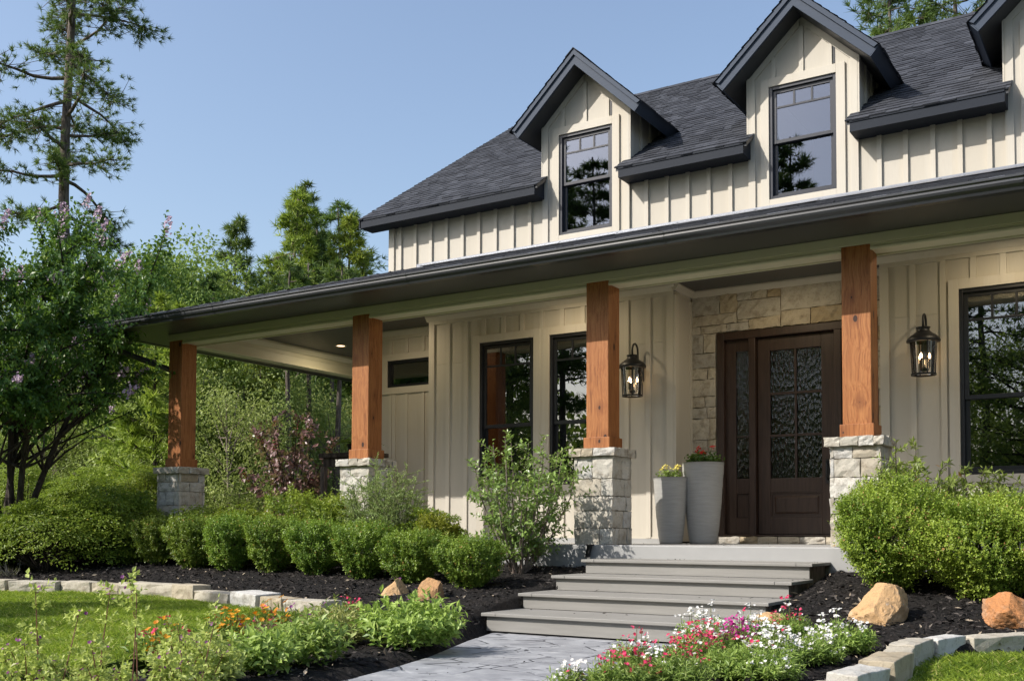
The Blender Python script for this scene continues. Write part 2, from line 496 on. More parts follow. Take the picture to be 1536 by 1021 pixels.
M['redtip'] = leafmat('crimson_leaf', (0.12, 0.014, 0.025), (0.24, 0.03, 0.045), None, 0.4, 0.35)
M['pine'] = leafmat('pine_needle', (0.037, 0.081, 0.020), (0.151, 0.225, 0.056), (0.289, 0.300, 0.100), 0.5, 0.28, 0.3, 0.02)
M['pine_bright'] = leafmat('young_pine_needle', (0.118, 0.190, 0.025), (0.355, 0.437, 0.069), (0.450, 0.506, 0.115), 0.5, 0.33, 0.3, 0.02)
M['oak'] = leafmat('broadleaf_leaf', (0.068, 0.130, 0.026), (0.273, 0.351, 0.085), (0.410, 0.468, 0.130), 0.5, 0.35, 0.3, 0.03)
M['oak_lite'] = leafmat('pale_broadleaf_leaf', (0.166, 0.218, 0.063), (0.403, 0.471, 0.149), (0.497, 0.540, 0.253), 0.5, 0.38, 0.3, 0.03)
M['sage'] = leafmat('pale_sage_leaf', (0.27, 0.34, 0.05), (0.58, 0.65, 0.20), (0.70, 0.70, 0.42), 0.55, 0.42, 0.25)
M['vinca'] = leafmat('light_green_leaf', (0.121, 0.218, 0.040), (0.362, 0.483, 0.115), (0.555, 0.621, 0.230), 0.45, 0.35, 0.35)
M['variegated'] = leafmat('variegated_leaf', (0.17, 0.20, 0.05), (0.46, 0.47, 0.18), (0.40, 0.2, 0.09), 0.5, 0.35)
M['stemgreen'] = simple('green_stem', (0.13, 0.15, 0.05), 0.7)
M['stemred'] = simple('reddish_stem', (0.20, 0.085, 0.05), 0.7)
M['bark_pine'] = barkmat('pine_bark', (0.05, 0.04, 0.034), (0.17, 0.14, 0.12))
M['bark_dark'] = barkmat('dark_bark', (0.025, 0.02, 0.017), (0.08, 0.065, 0.055))
M['bark_pale'] = barkmat('pale_bark', (0.13, 0.10, 0.085), (0.30, 0.25, 0.21))


def petal(name, cols):
    t = NT(name)
    c = t.ramp(t.attr(), [(i / max(1, len(cols) - 1), q) for i, q in enumerate(cols)])
    p = t.bsdf(c, 0.5, 0.3)
    tr = t.n("ShaderNodeBsdfTranslucent", {'Color': c})
    return t.done(t.n("ShaderNodeMixShader", {0: 0.25, 1: p.outputs[0], 2: tr.outputs[0]}))


M['p_white'] = petal('white_petal', [(0.72, 0.70, 0.66), (0.82, 0.81, 0.80)])
M['p_red'] = petal('red_petal', [(0.50, 0.015, 0.06), (0.68, 0.04, 0.14), (0.62, 0.10, 0.18)])
M['p_mag'] = petal('magenta_petal', [(0.42, 0.02, 0.22), (0.58, 0.06, 0.34)])
M['p_orange'] = petal('orange_petal', [(0.62, 0.20, 0.01), (0.75, 0.38, 0.02)])
M['p_purple'] = petal('purple_petal', [(0.16, 0.04, 0.16), (0.30, 0.07, 0.26)])
M['p_lilac'] = petal('lilac_petal', [(0.42, 0.30, 0.40), (0.62, 0.47, 0.56), (0.52, 0.38, 0.50)])
M['p_geran'] = petal('geranium_petal', [(0.52, 0.01, 0.015), (0.68, 0.03, 0.03)])
M['p_yellow'] = petal('yellow_petal', [(0.66, 0.55, 0.08), (0.75, 0.68, 0.22)])


# ------------------------------------------------------------------ foliage generators (numpy)
def nrm(a): return a / np.maximum(np.linalg.norm(a, axis=-1, keepdims=True), 1e-9)


def rdir(rs, n): return nrm(rs.normal(size=(n, 3)))


def leafquads(mb, P, D, N, L, W, a, m=0, fold=0.12):
    D = nrm(D); Sd = nrm(np.cross(D, N)); U = np.cross(Sd, D)
    L = np.broadcast_to(np.asarray(L, dtype=float), (len(P),))[:, None]
    W = np.broadcast_to(np.asarray(W, dtype=float), (len(P),))[:, None]
    mid = P + D * L * 0.45
    V = np.stack([P, mid + Sd * W / 2 + U * W * fold, P + D * L - U * L * 0.12, mid - Sd * W / 2 + U * W * fold], axis=1).reshape(-1, 3)
    F = np.arange(len(P) * 4).reshape(-1, 4)
    mb.arr(V, F, a, m)


def shoots(mb, rs, B, D, length, nleaf, L, W, a, ang=0.9, m=0, jit=0.25):
    """leafy shoots: base points B, directions D"""
    n = len(B); D = nrm(D)
    length = np.broadcast_to(np.asarray(length, dtype=float), (n,))
    t = (np.arange(nleaf) + rs.uniform(0, 1, (n, nleaf))) / nleaf
    P = B[:, None, :] + D[:, None, :] * (t * length[:, None])[..., None]
    ref = nrm(np.cross(D, rdir(rs, n)))
    ref2 = np.cross(D, ref)
    ph = rs.uniform(0, 6.28, (n, 1)) + np.arange(nleaf)[None, :] * 2.4
    rad = ref[:, None, :] * np.cos(ph)[..., None] + ref2[:, None, :] * np.sin(ph)[..., None]
    LD = D[:, None, :] * math.cos(ang) + rad * math.sin(ang) + rs.normal(size=(n, nleaf, 3)) * jit
    NN = D[:, None, :] * 0.7 + np.array([0, 0, 0.6]) + rs.normal(size=(n, nleaf, 3)) * 0.35
    a = np.broadcast_to(np.asarray(a, dtype=float), (n,))
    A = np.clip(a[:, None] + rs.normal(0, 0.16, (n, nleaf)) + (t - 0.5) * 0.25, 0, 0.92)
    A[rs.uniform(0, 1, A.shape) > 0.985] = 1.0
    sz = rs.uniform(0.7, 1.2, n * nleaf)
    leafquads(mb, P.reshape(-1, 3), LD.reshape(-1, 3), NN.reshape(-1, 3), L * sz, W * sz, A.reshape(-1), m)


def lumps(d, seed, k=9, amp=0.12):
    rs = RS(seed)
    r = np.ones(len(d))
    for _ in range(k):
        c = rdir(rs, 1)[0]; s = rs.uniform(2.5, 7)
        r += rs.uniform(-amp, amp) * np.exp(-s * (1 - d @ c))
    w = rs.uniform(3, 7, (4, 3)); p = rs.uniform(0, 6, 4)
    for i in range(4): r += amp * 0.22 * np.sin(d @ w[i] + p[i])
    return r


def bush_mesh(mb, seed, rx, ry, h, nshoot, nleaf=9, L=0.024, W=0.014, slen=0.08, base=0.55, up=0.6, amp=0.14, z0=0.04, bright=0.45, power=1.0, inner=0.2, spread=1.0, tiers=0.0, goblet=False):
    """rounded shrub standing on z=0; base<1 narrows the foot"""
    rs = RS(seed)
    d = rdir(rs, nshoot)
    d[:, 2] = np.where(rs.uniform(0, 1, nshoot) < 0.25, np.abs(d[:, 2]), d[:, 2])
    r = lumps(d, seed + 5, amp=amp)
    depth = np.where(rs.uniform(0, 1, nshoot) < inner, rs.uniform(0.45, 0.85, nshoot), rs.uniform(0.80, 1.05, nshoot))
    sgn = np.sign(d); e = np.abs(d) ** power
    e = e / np.maximum(np.max(np.abs(e), axis=1, keepdims=True), 1e-6) * np.max(np.abs(d), axis=1, keepdims=True) * 1.0 if power != 1.0 else e
    d2 = sgn * e
    zz = d2[:, 2] * r * depth
    r = r * (1 + 0.05 * np.sin(d[:, 0] * 17 + seed) * np.sin(d[:, 1] * 19 + seed) + 0.05 * np.sin(d[:, 2] * 15 + seed * 2))
    taper = np.where(zz < 0, 1 + zz * (1 - base), 1.0)
    if goblet: taper = base + (1 - base) * np.clip(0.5 + 0.62 * zz, 0, 1) ** 0.7
    P = np.stack([d2[:, 0] * r * depth * rx * taper, d2[:, 1] * r * depth * ry * taper, z0 + (h - z0) * (0.5 + 0.5 * zz)], axis=1)
    if tiers:
        sl_ = 0.25 * (P[:, 0] * math.cos(seed) + P[:, 1] * math.sin(seed)) + 0.08 * np.sin(P[:, 0] * 5 + seed) + 0.06 * np.sin(P[:, 1] * 6)
        k_ = np.round((P[:, 2] + sl_) / tiers) * tiers - sl_
        P[:, 2] = np.maximum(k_ + rs.normal(0, tiers * 0.09, nshoot), 0.02)
    D = d * np.array([spread, spread, spread * (0.25 if tiers else 1.0)]) + np.array([0, 0, up]) + rs.normal(size=(nshoot, 3)) * 0.3
    tone = bright + 0.18 * np.sin(P @ np.array([9.1, 7.3, 6.2]) + seed) + rs.normal(0, 0.1, nshoot)
    shoots(mb, rs, P - nrm(D) * slen * 0.4, D, slen * rs.uniform(0.6, 1.35, nshoot), nleaf, L, W, tone)


def stems_mesh(mb, seed, n, r, h, rad=0.008, lean=0.5):
    rs = RS(seed)
    for i in range(n):
        q = rs.uniform(0, 6.28); b = Vector((math.cos(q) * r * 0.15, math.sin(q) * r * 0.15, -0.03))
        e = Vector((math.cos(q) * r * lean, math.sin(q) * r * lean, h * rs.uniform(0.6, 0.85)))
        mid = (b + e) / 2 + Vector((rs.normal() * 0.03, rs.normal() * 0.03, 0.05 * h))
        mb.tube([b, mid, e], [rad, rad * 0.7, rad * 0.3], 5)


def layered_mesh(mb, seed, rx, ry, h, nplate, per=95, L=.042, W=.021, bright=.5):
    rs = RS(seed)
    d = rdir(rs, nplate); d[:, 2] = np.where(d[:, 2] < -.25, -d[:, 2], d[:, 2])
    r = lumps(d, seed, 10, .22) * rs.uniform(.72, 1.0, nplate)
    C = np.stack([d[:, 0] * rx * r, d[:, 1] * ry * r, h * (.30 + .62 * np.clip(d[:, 2], -.3, 1) * r)], axis=1)
    N = nrm(d * np.array([.45, .45, .2]) + np.array([0, 0, 1.0]) + rs.normal(size=(nplate, 3)) * .12)
    pr = rs.uniform(.13, .27, nplate)
    T1 = nrm(np.cross(N, rdir(rs, nplate))); T2 = np.cross(N, T1)
    q = rs.uniform(0, 6.28, (nplate, per)); rad = np.sqrt(rs.uniform(.02, 1, (nplate, per)))
    dirs = T1[:, None, :] * np.cos(q)[..., None] + T2[:, None, :] * np.sin(q)[..., None]
    P = C[:, None, :] + dirs * (rad * pr[:, None])[..., None] + N[:, None, :] * (rs.normal(0, .012, (nplate, per)) - .10 * pr[:, None] * rad ** 2)[..., None]
    P[..., 2] = np.maximum(P[..., 2], .02)
    D = dirs + rs.normal(size=(nplate, per, 3)) * .35
    NN = N[:, None, :] + rs.normal(size=(nplate, per, 3)) * .28
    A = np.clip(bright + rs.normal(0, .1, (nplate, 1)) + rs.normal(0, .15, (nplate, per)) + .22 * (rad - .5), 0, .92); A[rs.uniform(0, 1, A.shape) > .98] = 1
    sz = rs.uniform(.7, 1.25, nplate * per)
    leafquads(mb, P.reshape(-1, 3), D.reshape(-1, 3), NN.reshape(-1, 3), L * sz, W * sz, A.reshape(-1))
    for i in range(0, nplate, 2):
        c = C[i]; mb2 = Vector((c[0] * .15, c[1] * .15, 0))
        LAYER_STEMS.tube([mb2, Vector((c[0] * .6, c[1] * .6, c[2] * .75)), Vector(c)], [.012, .007, .002], 4, cap=False)


LAYER_STEMS = MB()


def layered(name, seed, loc, rx, ry, h, nplate, leafm, label, cat='shrub', group=None, **kw):
    global LAYER_STEMS
    root = empty(name, loc, label, cat, group)
    LAYER_STEMS = MB(); mb = MB(); layered_mesh(mb, seed, rx, ry, h, nplate, **kw)
    mb.build('foliage', M[leafm], root); LAYER_STEMS.build('stems', M['bark_dark'], root)
    return root


def bush(name, seed, loc, rx, ry, h, n, leafm, label, cat='shrub', group=None, barkm='bark_dark', stems=7, rz=0.0, **kw):
    root = empty(name, loc, label, cat, group, rz)
    mb = MB(); bush_mesh(mb, seed, rx, ry, h, n, **kw)
    mb.build('foliage', M[leafm], root)
    ms = MB(); stems_mesh(ms, seed + 3, stems, min(rx, ry), h, rad=0.006 + 0.008 * h)
    ms.build('stems', M[barkm], root)
    return root


def needle_tufts(mb, rs, P, D, K, L, W, a, m=0, spread=0.75):
    """tufts of thin needles (triangles) around points P along D"""
    n = len(P)
    dd = nrm(nrm(D)[:, None, :] + rs.normal(size=(n, K, 3)) * spread)
    ll = L * rs.uniform(0.7, 1.15, (n, K, 1))
    side = nrm(np.cross(dd, rs.normal(size=(n, K, 3))))
    base = P[:, None, :] + rs.normal(size=(n, K, 3)) * L * 0.08
    V = np.stack([base - side * W / 2, base + side * W / 2, base + dd * ll + np.array([0, 0, -0.06]) * ll], axis=2).reshape(-1, 3)
    F = np.arange(n * K * 3).reshape(-1, 3)
    a = np.broadcast_to(np.asarray(a, dtype=float), (n,))
    A = np.clip(a[:, None] + rs.normal(0, 0.14, (n, K)), 0, 0.95).reshape(-1)
    mb.arr(V, F, A, m)


def pine_parts(seed, h, crown0, rmax, nb, r0=0.17, tufts=14, K=11, L=0.24, W=0.03, droop=0.25, shape='open', clump=0.32):
    """returns (trunk MB, crown MB) of a pine standing on z=0"""
    rs = RS(seed)
    tr = MB(); cr = MB()
    bend = rs.normal(0, 0.012, 2)
    def axis(z): return Vector((bend[0] * z + 0.05 * math.sin(z * 0.7 + seed), bend[1] * z + 0.05 * math.cos(z * 0.5 + seed), z))
    zs = np.linspace(-0.3, h, 14)
    tr.tube([axis(z) for z in zs], [r0 * (1 - 0.9 * max(0, z) / h) + 0.012 for z in zs], 9)
    P = []; D = []; tone = []
    for i in range(nb):
        t = (i + rs.uniform(0, 1)) / nb
        z = crown0 + (h - crown0) * t
        if shape == 'cone': rr = rmax * (1 - t) ** 0.8 + 0.25
        else: rr = rmax * (0.55 + 0.45 * math.sin(math.pi * min(1, t * 1.15))) * (1 - 0.55 * t ** 3)
        rr *= rs.uniform(0.55, 1.1)
        q = i * 2.39996 + rs.uniform(-0.6, 0.6)
        up0 = rs.uniform(0.05, 0.5) if shape == 'cone' else rs.uniform(-0.25, 0.45)
        b = axis(z); pts = [b]
        d = Vector((math.cos(q), math.sin(q), up0)).normalized()
        n = 6
        for k in range(1, n + 1):
            d = (d + Vector((rs.normal() * 0.16, rs.normal() * 0.16, rs.normal() * 0.12 - droop * 0.22 * (1 if k < n - 1 else -1.2)))).normalized()
            pts.append(pts[-1] + d * rr / n)
        rb = max(0.012, r0 * 0.28 * (1 - 0.6 * t)) * (0.6 + rr / rmax * 0.5)
        tr.tube(pts, [rb * (1 - 0.8 * k / n) + 0.006 for k in range(n + 1)], 5, cap=False)
        nt = max(4, int(tufts * (0.5 + rr / rmax)))
        for _ in range(nt):
            s = 1 - abs(rs.normal(0, 0.30)); s = min(1.0, max(0.28, s))
            k = min(n - 1, int(s * n)); p = pts[k].lerp(pts[k + 1], s * n - k)
            off = Vector(rs.normal(0, clump * rr / 2.2, 3)); off.z *= 0.55; off.z -= abs(rs.normal()) * 0.05
            e = p + off
            if off.length > 0.12 and rs.uniform() < 0.7: tr.tube([p, p.lerp(e, 0.55) - Vector((0, 0, 0.03)), e], [0.012, 0.009, 0.006], 3, cap=False)
            P.append(e); D.append((d * 0.5 + off.normalized() * 0.7 + Vector((0, 0, 0.35)))); tone.append(0.42 + 0.2 * math.sin(i * 1.7) + rs.normal() * 0.1)
    P = np.array([tuple(p) for p in P]); D = np.array([tuple(p) for p in D])
    needle_tufts(cr, rs, P, D, K, L, W, np.array(tone))
    return tr, cr


def broadleaf_parts(seed, h, crown0, rx, ncl, per, L, W, r0=0.14, flat=0.6):
    rs = RS(seed)
    tr = MB(); cr = MB()
    zs = np.linspace(-0.3, h * 0.8, 9)
    ax = lambda z: Vector((0.14 * math.sin(z * 0.6 + seed), 0.14 * math.cos(z * 0.45 + seed), z))
    tr.tube([ax(z) for z in zs], [r0 * (1 - 0.8 * max(0, z) / h) for z in zs], 8)
    d = rdir(rs, ncl); rad = rs.uniform(0.35, 1.0, ncl) ** 0.5
    lum = lumps(d, seed + 9, 10, 0.25)
    cz = (h + crown0) / 2; hz = (h - crown0) / 2
    C = np.stack([d[:, 0] * rx * rad * lum, d[:, 1] * rx * rad * lum, cz + d[:, 2] * hz * rad * lum], axis=1)
    for i in range(0, ncl, 3):
        c = Vector(C[i]); z = min(max(c.z - abs(rs.normal()) * 1.0 - 0.3, crown0 * 0.6), h * 0.78)
        b = ax(z); mid = b.lerp(c, 0.5) + Vector((0, 0, -0.1))
        tr.tube([b, mid, c], [r0 * 0.35, r0 * 0.2, 0.012], 5, cap=False)
    cs = rx * rs.uniform(0.16, 0.30, ncl)
    P = (C[:, None, :] + rdir(rs, ncl * per).reshape(ncl, per, 3) * (rs.uniform(0, 1, (ncl, per, 1)) ** 0.45) * np.stack([cs, cs, cs * flat], axis=1)[:, None, :] * 1.25).reshape(-1, 3)
    n = len(P)
    D = nrm((P - np.repeat(C, per, axis=0)) + rs.normal(size=(n, 3)) * cs.mean() * 0.6); D[:, 2] -= 0.25
    N = rs.normal(size=(n, 3)) * 0.5 + np.array([0, 0, 1.0])
    tone = np.repeat(rs.uniform(0.2, 0.75, ncl), per) + rs.normal(0, 0.13, n)
    tone = np.clip(tone, 0, 0.92); tone[rs.uniform(0, 1, n) > 0.985] = 1.0
    sz = rs.uniform(0.7, 1.25, n)
    leafquads(cr, P, D, N, L * sz, W * sz, tone)
    return tr, cr


def tree(name, parts, loc, bark, leaf, label, group=None, rz=0, cat='tree', scale=1.0):
    root = empty(name, loc, label, cat, group, rz)
    root.scale = (scale,) * 3
    parts[0].build('trunk', M[bark], root, smooth=True)
    parts[1].build('crown', M[leaf], root)
    return root


# ------------------------------------------------------------------ ground
def sm(x, e0, e1):
    t = np.clip((x - e0) / (e1 - e0), 0, 1); return t * t * (3 - 2 * t)


EDGE_L = [(-11.5, -3.6), (-10.2, -3.1), (-9.2, -2.58), (-8.1, -2.2), (-7.2, -2.12), (-6.5, -2.17), (-5.8, -2.33), (-5.05, -2.58), (-4.4, -2.78), (-3.9, -2.92), (-3.35, -3.0)]
_ex = np.array([p[0] for p in EDGE_L]); _ey = np.array([p[1] for p in EDGE_L])
LAWN_Z, LAWNR_Z, PATH_Z = -0.60, -0.635, -0.70


def hgt(X, Y):
    X = np.asarray(X, dtype=float); Y = np.asarray(Y, dtype=float)
    left = np.interp(Y, [-9, -4.6, -3.3, -2.75, -2.2, -1.0, -0.3, 4, 14, 40], [-0.70, -0.67, -0.64, -0.57, -0.475, -0.335, -0.235, -0.15, 0.1, 0.6])
    right = np.interp(Y, [-9, -5.2, -4, -3, -2, -1.0, -0.3, 4], [-0.66, -0.63, -0.60, -0.57, -0.49, -0.335, -0.225, -0.2])
    w = sm(X, -2.0, -0.3)
    z = left * (1 - w) + right * w
    ed = np.interp(X, _ex, _ey)
    lw = (1 - sm(X, -3.6, -3.2)) * (1 - sm(Y, ed - 0.02, ed + 0.10))       # the lawn side of the stone edging
    z = z * (1 - lw) + (-0.64) * lw
    st = sm(X, -2.33, -2.27) * (1 - sm(X, -0.12, -0.06)) * sm(Y, -2.5, -2.44) * (1 - sm(Y, -0.2, 0.0))   # hollow under the steps
    z = z * (1 - st) + (-0.76) * st
    xr = np.interp(Y, [-9, -6.3, -5.0, -4.4, -3.75, -3.2, -2.8, -2.42, -2.12, -1.95], [1.25, 1.27, 1.34, 1.36, 1.31, 1.28, 1.42, 1.68, 2.0, 2.6])
    rw = sm(X, xr, xr + 0.08) * (1 - sm(Y, -2.0, -1.93))                  # lawn side of the right border
    z = z * (1 - rw) + (-0.72) * rw
    # path is a trough
    px0 = np.interp(Y, [-9, -5.2, -4.7, -4.1, -3.1, -2.5], [-1.35, -1.41, -1.5, -1.66, -2.04, -2.25])
    px1 = np.interp(Y, [-9, -4.3, -3.0, -2.4], [0.1, -0.2, -0.06, -0.04])
    pw = sm(X, px0 - 0.12, px0) * (1 - sm(X, px1, px1 + 0.12)) * (1 - sm(Y, -2.5, -2.2))
    return z * (1 - pw) + (-0.73) * pw


def grid(x0, x1, y0, y1, step, zfun, rough=0.0, seed=0):
    nx = int((x1 - x0) / step) + 1; ny = int((y1 - y0) / step) + 1
    X, Y = np.meshgrid(np.linspace(x0, x1, nx), np.linspace(y0, y1, ny))
    Z = zfun(X, Y)
    if rough: Z = Z + RS(seed).normal(0, rough, Z.shape)
    V = np.stack([X, Y, Z], axis=-1).reshape(-1, 3)
    i = np.arange(nx * ny).reshape(ny, nx)
    F = np.stack([i[:-1, :-1], i[:-1, 1:], i[1:, 1:], i[1:, :-1]], axis=-1).reshape(-1, 4)
    return V, F


g = MB()
V, F = grid(-300, 300, -300, 300, 12.5, lambda x, y: np.where(np.hypot(x, y) < 30, -0.95, -0.85 + np.clip((y - 10) * 0.012, 0, 4)))
g.arr(V, F, 0.5)
structure(g.build('ground', M['ground']))
g = MB()
V, F = grid(-14, 5, -9.2, 0.4, 0.055, hgt, 0.006, 3)
g.arr(V, F, 0.5)
structure(g.build('mulch_bed', M['mulch'], smooth=True))
g = MB()
V, F = grid(-45, -8.5, 0.2, 45, 0.8, lambda x, y: -0.26 + 0.012 * y, 0.03, 4)
g.arr(V, F, 0.5)
V, F = grid(-45, -13.5, -14, 0.6, 0.6, lambda x, y: -0.55 + 0 * x + 0.3 * sm(y, -4, 0), 0.02, 5)
g.arr(V, F, 0.5)
structure(g.build('yard_ground', M['turf']))

# chips of bark mulch, clipped to the beds
rs = RS(11)
n = 42000
cx = rs.uniform(-10.5, 3.0, n); cy = rs.uniform(-6.3, -0.2, n)
ed = np.interp(cx, _ex, _ey)
ok = ~((cx < -3.3) & (cy < ed + 0.1) & (cx < -2.2 - 0.0))
ok &= ~((cx > -2.35) & (cx < -0.05) & (cy > -2.5))
px0 = np.interp(cy, [-9, -5.2, -4.7, -4.1, -3.1, -2.5], [-1.35, -1.41, -1.5, -1.66, -2.04, -2.25]); px1 = np.interp(cy, [-9, -4.3, -3.0, -2.4], [0.1, -0.2, -0.06, -0.04])
ok &= ~((cx > px0 - 0.03) & (cx < px1 + 0.03) & (cy < -2.4))
ok &= ~((cx > 1.2) & (cy < -2.6))
cx, cy = cx[ok], cy[ok]; n = len(cx)
P = np.stack([cx, cy, hgt(cx, cy) + rs.uniform(0.0, 0.018, n)], axis=1)
sp_ = []
for k in range(4):
    for _ in range(16):
        e_ = rs.uniform(0, 1) ** 2.5; sp_.append((-2.29 + 2.2 * (e_ if rs.uniform() < .5 else 1 - e_), -2.481 + .5778 * k + rs.uniform(.3, .57), -.1346 * (4 - k) + .003))
for _ in range(70): sp_.append((rs.uniform(-1.45, -.1), rs.uniform(-5.6, -2.5), -.697))
for _ in range(30): sp_.append((rs.uniform(-2.3, 0), rs.uniform(-.15, 1.4), .003))
P = np.concatenate([P, np.array(sp_)]); n = len(P)
D = rdir(rs, n); D[:, 2] *= 0.35
N = rs.normal(size=(n, 3)) * 0.45 + np.array([0, 0, 1.0])
g = MB(); L = rs.uniform(0.018, 0.07, n); L[-130:] *= .5
leafquads(g, P, D, N, L, L * rs.uniform(0.2, 0.5, n), rs.uniform(0, 1, n), fold=0.0)
tag(g.build('mulch_chips', M['chip']), 'loose dark bark mulch chips covering the planting beds', 'mulch', kind='stuff')

# stamped path
g = MB()
pl = [(-2.25, -2.38), (-2.04, -3.08), (-1.66, -4.1), (-1.5, -4.72), (-1.41, -5.2), (-1.33, -6.2), (-1.33, -9.0), (0.25, -9.0), (0.05, -6.2), (-0.2, -4.3), (-0.07, -3.0), (-0.05, -2.38)]
g.prism(pl, -0.95, PATH_Z, 'z')
structure(g.build('path', M['path'], bevel=0.012))


# lawns: turf sheet plus blades
def inpoly(x, y, poly):
    ins = np.zeros(len(x), dtype=bool); j = len(poly) - 1
    for i in range(len(poly)):
        xi, yi = poly[i]; xj, yj = poly[j]
        c = ((yi > y) != (yj > y)) & (x < (xj - xi) * (y - yi) / (yj - yi + 1e-12) + xi)
        ins ^= c; j = i
    return ins


def lawn(name, poly, z, n, seed, label):
    g = MB(); g.prism(poly, z - 0.08, z, 'z')
    structure(g.build(name, M['turf']))
    rs = RS(seed)
    xs = [p[0] for p in poly]; ys = [p[1] for p in poly]
    x = rs.uniform(min(xs), max(xs), n); y = rs.uniform(min(ys), max(ys), n)
    k = inpoly(x, y, poly); x, y = x[k], y[k]; n = len(x)
    h = rs.uniform(0.03, 0.075, n) * (1 + 0.25 * np.sin(x * 5) * np.cos(y * 4))
    q = rs.uniform(0, 6.28, n); w = rs.uniform(0.003, 0.006, n)
    b = np.stack([x, y, np.full(n, z - 0.003)], axis=1)
    sd = np.stack([np.cos(q), np.sin(q), 0 * q], axis=1) * w[:, None]
    ln = np.stack([rs.normal(0, 0.45, n) * h, rs.normal(0, 0.45, n) * h, h * 0.6], axis=1)
    tip = b + ln + np.stack([ln[:, 0] * 0.9, ln[:, 1] * 0.9, h * 0.25], axis=1)
    midp = b + ln * 0.8
    V = np.stack([b - sd, b + sd, midp + sd * 0.8, tip, midp - sd * 0.8], axis=1).reshape(-1, 3)
    F = np.arange(n * 5).reshape(-1, 5)
    a = np.clip(0.42 + 0.14 * np.sin(x * 2.3 + y * 1.7) + 0.12 * np.sin(x * 7.1 - y * 5.3) + 0.1 * np.sin(y * 13 + x * 3) + rs.normal(0, 0.24, n), 0, 0.92); a[rs.uniform(0, 1, n) > 0.94] = 1
    g = MB(); g.arr(V, F, a)
    tag(g.build('grass', M['grass']), label, 'grass', kind='stuff')


lawn('lawn_left', [(-11.5, -3.7), (-10.2, -3.2), (-9.2, -2.68), (-8.1, -2.3), (-7.2, -2.22), (-6.5, -2.27), (-5.8, -2.43), (-5.05, -2.68), (-4.4, -2.88), (-3.9, -3.02), (-3.4, -3.15), (-3.05, -3.7), (-2.75, -4.5), (-2.6, -5.3), (-2.4, -6.1), (-2.4, -7.2), (-11.5, -7.2)], LAWN_Z, 190000, 21, 'sunlit turf left of the path behind the flower bed')
lawn('lawn_right', [(1.31, -6.5), (1.35, -4.9), (1.38, -4.4), (1.33, -3.75), (1.30, -3.2), (1.40, -2.87), (1.66, -2.50), (1.98, -2.20), (2.6, -2.03), (4.5, -1.98), (4.5, -6.5)], LAWNR_Z, 70000, 22, 'sunlit turf inside the curved stone border on the right')


# ------------------------------------------------------------------ stones
def block(mb, c, rz, lx, ly, lz, rs, a, rough=0.012):
    """hewn stone: a box split into a grid whose points are jittered; c is the centre of its foot"""
    nx, ny, nz = 5, 3, 3
    def pt(i, j, k):
        x, y, z = (i / nx - 0.5) * lx, (j / ny - 0.5) * ly, k / nz * lz
        if i in (0, nx): x *= 0.985 if (j in (0, ny) or k in (0, nz)) else 1
        if j in (0, ny): y *= 0.97 if (i in (0, nx) or k in (0, nz)) else 1
        if k == nz and (i in (0, nx) or j in (0, ny)): z -= 0.006
        return (x, y, z)
    idx = {}; V = []
    def gi(i, j, k):
        if (i, j, k) not in idx:
            p = pt(i, j, k); q = rs.normal(0, rough, 3) * np.array([0.6, 1.0, 0.5 if k else 0.0])
            p = np.array(p) + q
            idx[(i, j, k)] = len(V)
            V.append((c[0] + p[0] * math.cos(rz) - p[1] * math.sin(rz), c[1] + p[0] * math.sin(rz) + p[1] * math.cos(rz), c[2] + p[2]))
        return idx[(i, j, k)]
    F = []
    for i in range(nx):
        for j in range(ny):
            F.append((gi(i, j, nz), gi(i + 1, j, nz), gi(i + 1, j + 1, nz), gi(i, j + 1, nz)))
            F.append((gi(i, j + 1, 0), gi(i + 1, j + 1, 0), gi(i + 1, j, 0), gi(i, j, 0)))
    for i in range(nx):
        for k in range(nz):
            F.append((gi(i, 0, k), gi(i + 1, 0, k), gi(i + 1, 0, k + 1), gi(i, 0, k + 1)))
            F.append((gi(i + 1, ny, k), gi(i, ny, k), gi(i, ny, k + 1), gi(i + 1, ny, k + 1)))
    for j in range(ny):
        for k in range(nz):
            F.append((gi(0, j + 1, k), gi(0, j, k), gi(0, j, k + 1), gi(0, j + 1, k + 1)))
            F.append((gi(nx, j, k), gi(nx, j + 1, k), gi(nx, j + 1, k + 1), gi(nx, j, k + 1)))
    mb.add(V, F, a)


def row_rects(u0, u1, z0, z1, rs, hmin=0.11, hmax=0.22, wmin=0.18, wmax=0.5, rows=None):
    if rows is None:
        rows = []; z = z0
        while z < z1 - 0.02:
            h = rs.uniform(hmin, hmax)
            if z1 - z - h < hmin * 0.7: h = z1 - z
            rows.append((z, min(z1, z + h))); z += h
    out = []
    for a, b in rows:
        u = u0
        while u < u1 - 0.01:
            w = rs.uniform(wmin, wmax)
            if u1 - u - w < wmin * 0.6: w = u1 - u
            out.append((u, min(u1, u + w), a, b)); u += w
    return out, rows


